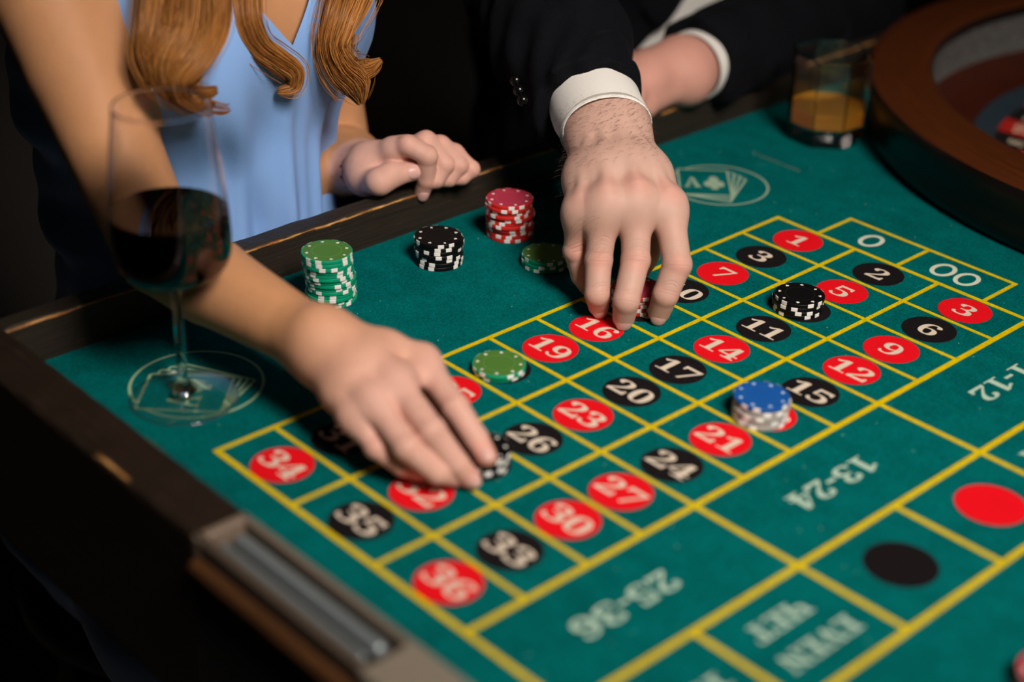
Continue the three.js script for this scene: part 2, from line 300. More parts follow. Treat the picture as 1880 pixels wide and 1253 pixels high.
// wooden rails: swept profile with worn corners
const profileSweep = (profile, a, b, axis, seed, n = 160) => {     // profile: [across, up] list; a..b along the axis
  const R = rng(seed), P = [], I = [], uv = [], m = profile.length; let acc = [0];
  for (let j = 1; j < m; j++) acc.push(acc[j - 1] + Math.hypot(profile[j][0] - profile[j - 1][0], profile[j][1] - profile[j - 1][1]));
  const wob = Array.from({ length: m }, () => R() * 10);
  for (let i = 0; i <= n; i++) for (let j = 0; j < m; j++) {
    const s = a + (b - a) * i / n, e = profile[j][2] ? profile[j][2] * 0.0009 * (Math.sin(s * 95 + wob[j]) * Math.sin(s * 31 + 2 * wob[j]) + 0.3 * Math.sin(s * 210 + wob[j])) : 0;
    const c = profile[j][0], y = profile[j][1] + e;
    if (axis === 'x') P.push(s, y, c); else P.push(c, y, s);
    uv.push(s * 0.6, acc[j] / 0.25);
  }
  for (let i = 0; i < n; i++) for (let j = 0; j < m - 1; j++) { const q = i * m + j; I.push(q, q + 1, q + m, q + 1, q + m + 1, q + m); }
  for (const e of [0, n * m]) for (let j = 1; j < m - 1; j++) I.push(e, e + j, e + j + 1);
  const g = new THREE.BufferGeometry(); g.setAttribute('position', new THREE.Float32BufferAttribute(P, 3)); g.setAttribute('uv', new THREE.Float32BufferAttribute(uv, 2)); g.setIndex(I);
  const f = g.toNonIndexed(); f.computeVertexNormals(); return f;
};
const woodBump = noiseTexture(512, [[256, 0.7], [128, 1], [32, 0.6]], 40, grey, false); woodBump.repeat.set(1, 2.5);
function railTexture(seed, strips, base, lighter) {    // strips: [centre, half width, chance] of bare wood, across the profile in units of 0.1 m
  return tex(canvas(2048, 512, (g, w, h) => {
    const R = rng(seed); g.fillStyle = base; g.fillRect(0, 0, w, h);
    for (let k = 0; k < 5200; k++) { const y = R() * h, x = R() * w, l = 10 + 90 * R(); g.globalAlpha = 0.05 + 0.12 * R(); g.fillStyle = R() < 0.55 ? '#000' : lighter; g.fillRect(x, y, l, 1 + R() * 1.6); }
    for (let k = 0; k < 260; k++) { g.globalAlpha = 0.1 + 0.35 * R(); g.fillStyle = '#8a7c6c'; g.fillRect(R() * w, R() * h, 2 + 10 * R(), 1); }
    for (const [c, hw, p] of strips) {
      let x = 0, on = true, y = 0;
      while (x < w) {
        const l = 3 + 16 * R(); if (R() < 0.14) on = R() < p;
        if (on) for (let q = 0; q < 4; q++) { y = (c + (R() - 0.5) * hw) * h; g.globalAlpha = 0.25 + 0.55 * R(); g.fillStyle = ['#c28a48', '#9a5f2a', '#d9a868', '#7b4a22'][Math.floor(R() * 4)]; g.fillRect(x + (R() - 0.5) * 12, h - y, l * 1.5, 1 + R() * hw * h * 0.6); }
        x += l;
      }
    }
    g.globalAlpha = 1;
  }));
}
const railMat = t => phys(0xffffff, 0.5, { map: t, bumpMap: woodBump, bumpScale: 0.0003, specularIntensity: 0.4 });
const backTex = railTexture(4, [[0.1725, 0.006, 0.62], [0.252, 0.004, 0.4]], '#29231d', '#4d4032');
const leftTex = railTexture(6, [[0.178, 0.006, 0.12], [0.322, 0.014, 0.45]], '#241b15', '#4a3320');
// the back rail, the long side where the players sit
part('rail', profileSweep([[-0.184, 0.79], [-0.1853, 0.832, 0.7], [-0.1872, 0.8345, 1], [-0.2035, 0.8345, 0.6], [-0.2055, 0.8322, 0.6], [-0.2055, 0.69]], -0.09, X1 + 0.05, 'x', 3, 240), railMat(backTex), table);
part('rail', profileSweep([[0.738, 0.79], [0.7393, 0.832, 0.7], [0.741, 0.8345, 1], [0.778, 0.8345, 0.6], [0.78, 0.8322, 0.6], [0.78, 0.69]], -0.09, X1 + 0.05, 'x', 5), railMat(backTex), table);
part('rail', profileSweep([[X1 - 0.002, 0.79], [X1, 0.832, 0.7], [X1 + 0.002, 0.8345, 1], [X1 + 0.035, 0.8345, 0.6], [X1 + 0.037, 0.8322, 0.6], [X1 + 0.037, 0.69]], -0.18, 0.74, 'z', 6), railMat(backTex), table);
// the short end rail, up to the metal slot
part('rail', profileSweep([[-0.0515, 0.79], [-0.0525, 0.8325, 0.7], [-0.0545, 0.8348, 0.7], [-0.0885, 0.8348, 1], [-0.0905, 0.8322, 1], [-0.0905, 0.812], [-0.0905, 0.69]], -0.2054, 0.112, 'z', 8), railMat(leftTex), table);
// slot with two metal rods
const lipMat = phys(0x6d6255, 0.55), bed = phys(0x4d4238, 0.6), steel = phys(0x8d979a, 0.38, { metalness: 0.55 });
part('slot_lip', new RoundedBoxGeometry(0.0055, 0.034, 0.16, 2, 0.0015), lipMat, table).position.set(-0.0553, 0.8175, 0.192);
part('slot_lip', new RoundedBoxGeometry(0.0065, 0.034, 0.16, 2, 0.0015), phys(0x4d4238, 0.5), table).position.set(-0.0868, 0.8175, 0.192);
part('slot_bed', new THREE.BoxGeometry(0.026, 0.01, 0.158), bed, table).position.set(-0.0708, 0.799, 0.192);
part('slot_end', new RoundedBoxGeometry(0.038, 0.034, 0.008, 2, 0.002), phys(0x7a6a5c, 0.45), table).position.set(-0.0715, 0.8175, 0.1165);
for (const [x, r, y] of [[-0.0665, 0.0052, 0.8268], [-0.0786, 0.0028, 0.8285]]) { const g = new THREE.CapsuleGeometry(r, 0.133 - r, 6, 20); g.rotateX(Math.PI / 2); part('metal_rod', g, steel, table).position.set(x, y, 0.194); }
part('end_plate', new RoundedBoxGeometry(0.0385, 0.0345, 0.468, 2, 0.002), phys(0x7c7365, 0.5), table).position.set(-0.0718, 0.8175, 0.506);
{ // bare moulding along the outside of the slot
  const g = profileSweep([[-0.088, 0.822], [-0.0955, 0.8205, 0.5], [-0.0975, 0.817, 0.6], [-0.0955, 0.8125, 0.5], [-0.088, 0.811]], 0.118, 0.74, 'z', 11, 120);
  part('moulding', g, railMat(railTexture(8, [[0.045, 0.06, 0.55]], '#4a2f19', '#a8753c')), table);
}
const apronMat = std(0x0b0907, 0.8);
part('apron', new THREE.BoxGeometry(0.03, 0.12, 0.93), apronMat, table).position.set(-0.0745, 0.7475, 0.27);
part('apron', new THREE.BoxGeometry(1.79, 0.1, 0.018), apronMat, table).position.set(0.82, 0.737, -0.1955);
part('apron', new THREE.BoxGeometry(1.79, 0.1, 0.018), apronMat, table).position.set(0.82, 0.737, 0.768);
part('apron', new THREE.BoxGeometry(0.018, 0.1, 0.93), apronMat, table).position.set(X1 + 0.026, 0.737, 0.28);
part('table_bed', new THREE.BoxGeometry(1.78, 0.008, 0.93), apronMat, table).position.set(0.83, 0.7, 0.28);
for (const x of [0.02, 1.66]) for (const z of [-0.12, 0.68]) part('leg', new RoundedBoxGeometry(0.07, 0.698, 0.07, 2, 0.008), apronMat, table).position.set(x, 0.349, z);

// ---------------------------------------------------------------- roulette wheel
{
  const w = thing('roulette', 'large round roulette wheel with wooden rim and numbered pockets', 'roulette wheel', [WH.x, FELT, WH.z]);
  const lathe = (pts, seg = 160) => new THREE.LatheGeometry(pts.map(p => new THREE.Vector2(...p)), seg);
  const woodTex = (seed, base, tones, turns) => tex(canvas(1024, 512, (g, W, H) => {
    const R = rng(seed); g.fillStyle = base; g.fillRect(0, 0, W, H);
    for (let k = 0; k < 4200; k++) { const y = R() * H, x = R() * W; g.globalAlpha = 0.05 + 0.16 * R(); g.fillStyle = tones[Math.floor(R() * tones.length)]; if (turns) g.fillRect(x, y, 20 + 110 * R(), 1 + 2 * R()); else g.fillRect(x, y, 1 + 3 * R(), 30 + 120 * R()); }
    g.globalAlpha = 1;
  }));
  const rimTex = woodTex(3, '#4a230e', ['#2c1104', '#683615', '#1c0903', '#7c441b'], true); rimTex.repeat.set(5, 1);
  const coneTex = woodTex(5, '#3f1509', ['#2a0a03', '#5a2410', '#1c0703', '#6e3413'], false); coneTex.repeat.set(4, 1);
  const greyTex = noiseTexture(256, [[128, 1], [64, 1], [24, 0.8]], 8, v => { const g = 96 + 70 * v; return [g, g, g * 0.97]; }, true); greyTex.repeat.set(24, 1);
  part('bowl_side', lathe([[0.36, -0.1], [0.382, -0.02], [0.392, 0.0005], [0.397, 0.004], [0.4005, 0.012], [0.3985, 0.018], [0.399, 0.03], [0.402, 0.045], [0.4015, 0.053], [0.4, 0.0575]]), phys(0x0b0908, 0.32, { specularIntensity: 0.6 }), w);
  part('rim', lathe([[0.4, 0.0572], [0.398, 0.0602], [0.39, 0.0622], [0.37, 0.0628], [0.352, 0.0622], [0.342, 0.0605], [0.3385, 0.0575]]), phys(0xffffff, 0.36, { map: rimTex, specularIntensity: 0.5 }), w);
  part('rim_lip', lathe([[0.3385, 0.0576], [0.336, 0.055], [0.3375, 0.049], [0.341, 0.047]]), phys(0x0d0a08, 0.4), w);
  part('ball_track', lathe([[0.341, 0.0472], [0.3435, 0.03], [0.345, 0.012], [0.344, 0.002]]), std(0xffffff, 0.75, { map: greyTex }), w);
  part('bowl_cone', lathe([[0.346, 0.003], [0.342, 0.001], [0.31, -0.008], [0.288, -0.0145]]), phys(0xffffff, 0.3, { map: coneTex, specularIntensity: 0.6 }), w);
  part('steel_ring', lathe([[0.289, -0.015], [0.2865, -0.0115], [0.283, -0.0125], [0.264, -0.0205]]), phys(0x33434f, 0.4, { metalness: 0.35 }), w);
  // pockets: each a wedge with its own numeral
  const order = ['0', '28', '9', '26', '30', '11', '7', '20', '32', '17', '5', '22', '34', '15', '3', '24', '36', '13', '1', '00', '27', '10', '25', '29', '12', '8', '19', '31', '18', '6', '21', '33', '16', '4', '23', '35', '14', '2'];
  const atlas = tex(canvas(2048, 1024, (g, W, H) => {
    g.textAlign = 'center'; g.textBaseline = 'middle'; const cw = W / 10, ch = H / 4;
    order.forEach((s, i) => { const x = (i % 10) * cw, y = Math.floor(i / 10) * ch; g.fillStyle = s[0] === '0' ? '#0c5a3a' : i % 2 ? '#151213' : '#b32018'; g.fillRect(x, y, cw, ch); g.fillStyle = '#e2d2b4'; g.font = `bold ${Math.round(ch * 0.52)}px serif`; g.fillText(s, x + cw / 2, y + ch * 0.52); });
  }));
  const pm = std(0xffffff, 0.5, { map: atlas }), step = Math.PI * 2 / 38, fret = phys(0xb8a070, 0.3, { metalness: 0.8 });
  order.forEach((s, i) => {
    const a0 = i * step, P = [], T = [], I = [], N = 5;
    for (let k = 0; k <= N; k++) for (const [r, y, v] of [[0.264, -0.0203, 1], [0.222, -0.0265, 0]]) { const a = a0 + step * (k / N) * 0.96; P.push(r * Math.cos(a), y, r * Math.sin(a)); T.push(((i % 10) + k / N) / 10, 1 - (Math.floor(i / 10) + 1 - v) / 4); }
    for (let k = 0; k < N; k++) { const q = 2 * k; I.push(q, q + 2, q + 1, q + 1, q + 2, q + 3); }
    const g = new THREE.BufferGeometry(); g.setAttribute('position', new THREE.Float32BufferAttribute(P, 3)); g.setAttribute('uv', new THREE.Float32BufferAttribute(T, 2)); g.setIndex(I); g.computeVertexNormals();
    part('number_pocket', g, pm, w);
    const f = new THREE.BoxGeometry(0.052, 0.012, 0.0012); f.translate(0.2, -0.031, 0); f.rotateY(-a0); part('fret', f, fret, w);
  });
  part('pocket_floor', lathe([[0.223, -0.0262], [0.2225, -0.036], [0.175, -0.036], [0.172, -0.028]]), std(0x120e0c, 0.6), w);
  part('rotor', lathe([[0.173, -0.0285], [0.16, -0.022], [0.08, -0.002], [0.045, 0.006], [0.03, 0.012], [0.001, 0.012]]), phys(0xffffff, 0.3, { map: coneTex }), w);
  part('turret', lathe([[0.03, 0.012], [0.022, 0.02], [0.014, 0.045], [0.02, 0.055], [0.02, 0.062], [0.012, 0.07], [0.016, 0.082], [0.001, 0.096]], 48), fret, w);
}

// ---------------------------------------------------------------- chips
const CR = 0.02, CT = 0.0033;
const chipBody = new THREE.LatheGeometry([[0.0001, 0], [0.0192, 0], [CR - 0.0002, 0.00025], [CR, 0.0006], [CR, CT - 0.0006], [CR - 0.0002, CT - 0.00025], [0.0192, CT], [0.0187, CT - 0.0001], [0.0001, CT - 0.0001]].map(p => new THREE.Vector2(...p)), 56);
const edgeSpot = (() => {
  const N = 5, w = 0.125, P = [], I = [], ro = CR + 0.00006, ri = 0.0196, y0 = 0.0003, y1 = CT + 0.00003;
  for (let k = 0; k <= N; k++) { const a = -w + 2 * w * k / N, c = Math.cos(a), s = Math.sin(a); P.push(ro * c, y0, ro * s, ro * c, y1 - 0.0003, ro * s, (ro - 0.0003) * c, y1, (ro - 0.0003) * s, ri * c, y1, ri * s); }
  for (let k = 0; k < N; k++) for (let j = 0; j < 3; j++) { const q = 4 * k + j; I.push(q, q + 1, q + 4, q + 1, q + 5, q + 4); }
  const g = new THREE.BufferGeometry(); g.setAttribute('position', new THREE.Float32BufferAttribute(P, 3)); g.setIndex(I); const f = g.toNonIndexed(); f.computeVertexNormals(); return f;
})();
const faceDisc = (() => { const g = new THREE.CircleGeometry(0.0188, 56); g.rotateX(-Math.PI / 2); return g; })();
function suit(g, kind, s) {
  g.beginPath();
  if (kind === 0) { g.moveTo(0, -s); g.lineTo(s * 0.8, 0); g.lineTo(0, s); g.lineTo(-s * 0.8, 0); g.fill(); }
  else if (kind === 1) { g.arc(-s * 0.45, -s * 0.2, s * 0.5, 0, 7); g.arc(s * 0.45, -s * 0.2, s * 0.5, 0, 7); g.fill(); g.beginPath(); g.moveTo(-s * 0.9, 0); g.lineTo(s * 0.9, 0); g.lineTo(0, s); g.fill(); }
  else if (kind === 2) { for (const [x, y] of [[0, -0.45], [-0.5, 0.25], [0.5, 0.25]]) { g.beginPath(); g.arc(x * s, y * s, s * 0.48, 0, 7); g.fill(); } g.fillRect(-s * 0.2, 0, s * 0.4, s); }
  else { g.arc(-s * 0.45, s * 0.2, s * 0.5, 0, 7); g.arc(s * 0.45, s * 0.2, s * 0.5, 0, 7); g.fill(); g.beginPath(); g.moveTo(-s * 0.9, 0.1 * s); g.lineTo(s * 0.9, 0.1 * s); g.lineTo(0, -s); g.fill(); g.fillRect(-s * 0.18, 0, s * 0.36, s); }
}
function chipKit(edge, face, ring, mark = '#e4e4dc', gloss = 0.4) {
  const c = canvas(512, 512, (g) => {
    g.fillStyle = face; g.fillRect(0, 0, 512, 512); g.translate(256, 256);
    g.strokeStyle = ring; g.lineWidth = 5; g.beginPath(); g.arc(0, 0, 158, 0, 7); g.stroke();
    g.fillStyle = mark;
    for (let k = 0; k < 8; k++) { g.save(); g.rotate(k * Math.PI / 4); g.translate(0, -217); suit(g, k % 4, 21); g.restore(); }
  });
  const b = canvas(256, 256, (g) => { g.fillStyle = '#808080'; g.fillRect(0, 0, 256, 256); g.strokeStyle = '#303030'; g.lineWidth = 4; g.beginPath(); g.arc(128, 128, 79, 0, 7); g.stroke(); });
  return { body: phys(edge, 0.42, { specularIntensity: 0.5 }), face: phys(0xffffff, 0.5, { map: tex(c), bumpMap: tex(b, false), bumpScale: 0.0002, specularIntensity: gloss }) };
}
const KIT = {
  green: chipKit(0x07916a, '#4b7731', '#6d9450'), black: chipKit(0x0b0b0c, '#0e0e0f', '#262627', '#e4e4dc', 0.15), red: chipKit(0xcb2a26, '#a83348', '#c05468'),
  grey: chipKit(0x9d9893, '#a49f9b', '#bdb9b4'), blue: chipKit(0x17509a, '#15529c', '#2f68ae', '#bcd3ea'),
};
const spotWhite = phys(0xe9e7e2, 0.45);
const chipProto = {};
function chip(kind, label, at, turn, group) {
  let g;
  if (!chipProto[kind]) {
    g = chipProto[kind] = new THREE.Group();
    part('chip_body', chipBody, KIT[kind].body, g);
    part('face', faceDisc, KIT[kind].face, g).position.y = CT - 0.00004;
    for (let k = 0; k < 4; k++) for (const o of [-0.235, 0.235]) part('edge_spot', edgeSpot, spotWhite, g).rotation.y = k * Math.PI / 2 + o;
  } else g = chipProto[kind].clone();
  g.name = numbered('poker_chip'); g.position.set(...at); g.rotation.y = turn; g.userData = { label, category: 'poker chip', group }; scene.add(g);
}
function stack(x, z, kinds, seed, wobble, lean, labels, group, base = FELT + LIFT) {
  const R = rng(seed);
  kinds.forEach((k, i) => { const t = i / Math.max(1, kinds.length - 1); chip(k, labels(k, i, kinds.length), [x + (R() - 0.5) * wobble + lean[0] * t, base + i * (CT + 0.00006), z + (R() - 0.5) * wobble + lean[1] * t], R() * 6.28, group); });
}
const fill = (k, n) => Array.from({ length: n }, () => k);
const nth = ['lowest', 'second', 'third', 'fourth', 'fifth', 'sixth', 'seventh', 'eighth', 'ninth', 'tenth', 'eleventh', 'twelfth', 'thirteenth', 'fourteenth'];
const tall = name => (k, i, n) => i === n - 1 ? `${k} poker chip on top of ${name}` : i === 0 ? `${k} poker chip at the bottom of ${name}` : `${k} poker chip, ${nth[i]} from the felt in ${name}`;
stack(0.1945, -0.1292, fill('green', 14), 4, 0.0022, [-0.0084, 0.0071], tall('the tall stack by the rail'), 'tall green chip stack');
stack(0.3034, -0.1257, fill('black', 7), 8, 0.0016, [0.0003, -0.0002], tall('the stack standing by the rail'), 'black chip stack by the rail');
stack(0.3854, -0.1270, fill('red', 11), 15, 0.0026, [-0.0055, 0.0033], tall('the tall stack by the rail'), 'tall red chip stack');
stack(0.3680, -0.0651, fill('green', 3), 21, 0.002, [-0.0002, 0.0003], tall("the short stack beside the man's hand"), 'short green chip stack');
stack(0.2192, 0.0420, fill('green', 2), 27, 0.0016, [-0.0006, 0], (k, i) => i ? 'green poker chip, upper of two on a black number spot' : 'green poker chip, lower of two on a black number spot', 'green chips on the layout');
stack(0.3714, 0.0350, fill('red', 5), 33, 0.0022, [0, 0], tall("the stack in the man's fingers"), 'red chips under the man’s hand');
stack(0.4677, 0.1219, fill('black', 4), 39, 0.0016, [-0.0008, 0.0003], tall('the stack between numbers 5 and 11'), 'black chips on the layout');
stack(0.3154, 0.2095, ['grey', 'grey', 'grey', 'grey', 'blue'], 45, 0.0018, [0.0015, 0.0001], (k, i) => k === 'blue' ? 'blue poker chip on top of the grey stack beside number 15' : i === 0 ? 'grey poker chip at the bottom of the stack beside number 15' : `grey poker chip, ${nth[i]} from the felt in the stack beside number 15`, 'grey chips under the blue one');
stack(0.1233, 0.1285, fill('black', 4), 51, 0.0022, [0.0004, 0], tall("the stack under the woman's fingers"), 'black chips under the woman’s fingers');
stack(0.2127, 0.5044, fill('red', 4), 57, 0.002, [0, 0], tall('the stack outside the printed layout'), 'red chips at the layout edge');

// ---------------------------------------------------------------- glasses
const glassMat = phys(0xffffff, 0.0, { transmission: 1, thickness: 0.002, ior: 1.5 });
const lathe2 = (pts, seg = 96) => new THREE.LatheGeometry(pts.map(p => new THREE.Vector2(...p)), seg);
const smooth = (pts, n) => new THREE.SplineCurve(pts.map(p => new THREE.Vector2(...p))).getPoints(n).map(p => [Math.max(0.00001, p.x), p.y]);
{
  const t = thing('wine_glass', 'stemmed glass of dark red wine on the card emblem of the felt', 'wine glass', [0.0216, 0.8002, -0.0728]);
  const outer = smooth([[0.0045, 0.014], [0.0036, 0.03], [0.0034, 0.06], [0.0036, 0.082], [0.0055, 0.0915], [0.018, 0.0952], [0.031, 0.1005], [0.038, 0.109], [0.0402, 0.122], [0.0397, 0.145], [0.0372, 0.175], [0.0338, 0.203], [0.0316, 0.22]], 70);
  const inner = smooth([[0.0309, 0.2199], [0.0331, 0.203], [0.0365, 0.175], [0.039, 0.145], [0.0394, 0.122], [0.0371, 0.1098], [0.0302, 0.1017], [0.017, 0.0968], [0.00001, 0.0955]], 60);
  const foot = smooth([[0.0383, 0.0011], [0.03, 0.0022], [0.018, 0.0036], [0.009, 0.0062], [0.0045, 0.014]], 24);
  const pane = phys(0xffffff, 0.0, { transmission: 1, thickness: 0, ior: 1.5 });
  part('bowl', lathe2([[0.00001, 0.0916], ...outer.filter(p => p[1] > 0.0916), [0.0313, 0.2206], ...inner]), glassMat, t);
  part('stem', lathe2([[0.00001, 0.004], [0.0088, 0.0062], ...foot.slice(-7), ...outer.filter(p => p[1] <= 0.0915).slice(1), [0.00001, 0.0925]]), glassMat, t);
  part('foot', lathe2([[0.00001, 0], [0.0378, 0], [0.0384, 0.0005], ...foot.filter(p => p[0] > 0.009)]), pane, t);
  const ring = new THREE.TorusGeometry(0.0379, 0.0007, 10, 120); ring.rotateX(Math.PI / 2); part('foot_rim', ring, glassMat, t).position.y = 0.0008;
  const wineSide = inner.filter(p => p[1] < 0.1455).map(p => [p[0] + 0.0002, p[1] - 0.0001]).reverse();
  const wine = phys(0xffffff, 0.0, { transmission: 1, thickness: 0.05, ior: 1.34, attenuationColor: new THREE.Color(0.35, 0.012, 0.016), attenuationDistance: 0.0013 });
  part('red_wine', lathe2([...wineSide, [0.0392, 0.1458], [0.0386, 0.1456], [0.00001, 0.1456]]), wine, t).userData.label = 'dark red wine';
}
{
  const t = thing('whisky_glass', 'octagonal tumbler of amber whisky standing beside the roulette wheel', 'tumbler', [0.7820, 0.8002, -0.0964]);
  t.scale.set(0.95, 1, 0.95);
  t.rotation.y = -0.8567;
  const oct = pts => { const g = lathe2(pts, 8).toNonIndexed(); g.computeVertexNormals(); g.rotateY(Math.PI / 8); return g; };
  const thick = phys(0xffffff, 0.0, { transmission: 1, thickness: 0.004, ior: 1.5 });
  const lipArc = Array.from({ length: 9 }, (_, i) => [0.0411 + 0.0014 * Math.cos(i * Math.PI / 8), 0.0865 + 0.0014 * Math.sin(i * Math.PI / 8)]);
  part('glass', oct([[0.0001, 0], [0.0375, 0], [0.0405, 0.0018], [0.0418, 0.012], [0.0422, 0.05], ...lipArc, [0.0393, 0.05], [0.0386, 0.0185], [0.0345, 0.0145], [0.0001, 0.0138]]), thick, t);
  part('whisky', oct([[0.0001, 0.0141], [0.0343, 0.0148], [0.0383, 0.0188], [0.0386, 0.034], [0.0001, 0.034]]), phys(new THREE.Color(1.0, 0.52, 0.05), 0.0, { transmission: 0.6, thickness: 0.05, ior: 1.36, attenuationColor: new THREE.Color(0.98, 0.62, 0.12), attenuationDistance: 0.03 }), t).userData.label = 'amber whisky';
}

// ---------------------------------------------------------------- skin, nails, cloth
const skinRelief = noiseTexture(512, [[256, 1], [120, 1], [40, 0.6]], 61, grey, false);
skinRelief.repeat.set(14, 14);
const skin = phys(0xffffff, 0.52, { vertexColors: true, bumpMap: skinRelief, bumpScale: 0.00022, specularIntensity: 0.45, sheen: 0.15, sheenRoughness: 0.5, sheenColor: new THREE.Color(0.9, 0.5, 0.4) });
const nailMat = phys(new THREE.Color(0.62, 0.36, 0.32), 0.3, { specularIntensity: 0.5 });
const planar = (n, up) => { const a = unit(cross(up, n)), b = unit(cross(n, a)); return q => [dot(q, a), dot(q, b)]; };
// a hand: w wrist, fingers as chains of joints, radii; returns base field and finger fields
function handField(w, ww, fingers, rad, palmR, thumb, kPalm, extra = []) {
  const palm = [];
  fingers.forEach((f, i) => { const s = mix(w[0], w[1], i / 3); palm.push(cap(s, f[0], palmR[0], palmR[1] * (i === 3 ? 0.9 : 1))); });
  for (let i = 0; i < 3; i++) palm.push(cap(mix(mix(w[0], w[1], i / 3), fingers[i][0], 0.62), mix(mix(w[0], w[1], (i + 1) / 3), fingers[i + 1][0], 0.62), palmR[0] * 0.86, palmR[0] * 0.86), cap(mix(fingers[i][0], fingers[i][1], 0.16), mix(fingers[i + 1][0], fingers[i + 1][1], 0.16), palmR[1] * 0.72, palmR[1] * 0.72));
  const base = blend([...palm, ...extra], kPalm);
  const kids = fingers.map((f, i) => { const s = rad[i]; return blend([cap(f[0], f[1], s[0], s[1] * 0.98), cap(f[1], f[2], s[1] * 0.98, s[2]), cap(f[2], f[3], s[2], s[3]), cap(f[1], f[1], s[1] * 1.03, s[1] * 1.03)], 0.0015); });
  if (thumb) kids.push(blend(thumb, 0.007));
  return { base, kids };
}
function nail(parent, tip, dip, out, w, l, name = 'fingernail') {        // tip and last joint; out points away from the back of the finger
  const ax = unit(sub(tip, dip)), o = unit(sub(out, mul(ax, dot(out, ax)))), s = cross(o, ax);
  const g = new THREE.SphereGeometry(1, 28, 16, 0, 6.2832, 0, 1.45), p = g.attributes.position;
  for (let i = 0; i < p.count; i++) { let x = p.getX(i), y = p.getY(i), z = p.getZ(i); const k = Math.sign(x) * Math.pow(Math.abs(x), 0.8); x = k; p.setXYZ(i, x * w / 2, y * 0.0016 - 0.0021 * x * x, z * l / 2 - (z > 0 ? 0.0006 * z * z : 0)); }
  g.computeVertexNormals();
  const m = part(name, g, nailMat, parent), M = new THREE.Matrix4().makeBasis(new THREE.Vector3(...s), new THREE.Vector3(...o), new THREE.Vector3(...ax));
  m.quaternion.setFromRotationMatrix(M); return m;
}
// open tube with thickness, for cuffs and sleeve ends
function shell(a, b, ra, rb, wall, flat = 1, flatDir = [0, 1, 0], wave = 0) {
  const ax = unit(sub(b, a)), n = unit(sub(flatDir, mul(ax, dot(flatDir, ax)))), s = cross(n, ax), N = 64, P = [], I = [];
  const ring = [[0, ra - wall], [0, ra - wall * 0.3], [0.03, ra], [0.5, (ra + rb) / 2 + wall * 0.3], [0.97, rb], [1, rb - wall * 0.3], [1, rb - wall], [0.5, (ra + rb) / 2 - wall]], m = ring.length;
  for (let i = 0; i < N; i++) for (const [t, r] of ring) { const q = i / N * 6.2832, w = 1 + wave * Math.sin(3 * q + 5 * t), c = add(mix(a, b, t), add(mul(s, Math.cos(q) * r * w), mul(n, Math.sin(q) * r * flat * w))); P.push(...c); }
  for (let i = 0; i < N; i++) for (let j = 0; j < m; j++) { const q = i * m + j, r = ((i + 1) % N) * m + j, q2 = i * m + (j + 1) % m, r2 = ((i + 1) % N) * m + (j + 1) % m; I.push(q, q2, r, q2, r2, r); }
  const g = new THREE.BufferGeometry(); g.setAttribute('position', new THREE.Float32BufferAttribute(P, 3)); g.setIndex(I); g.computeVertexNormals(); return g;
}

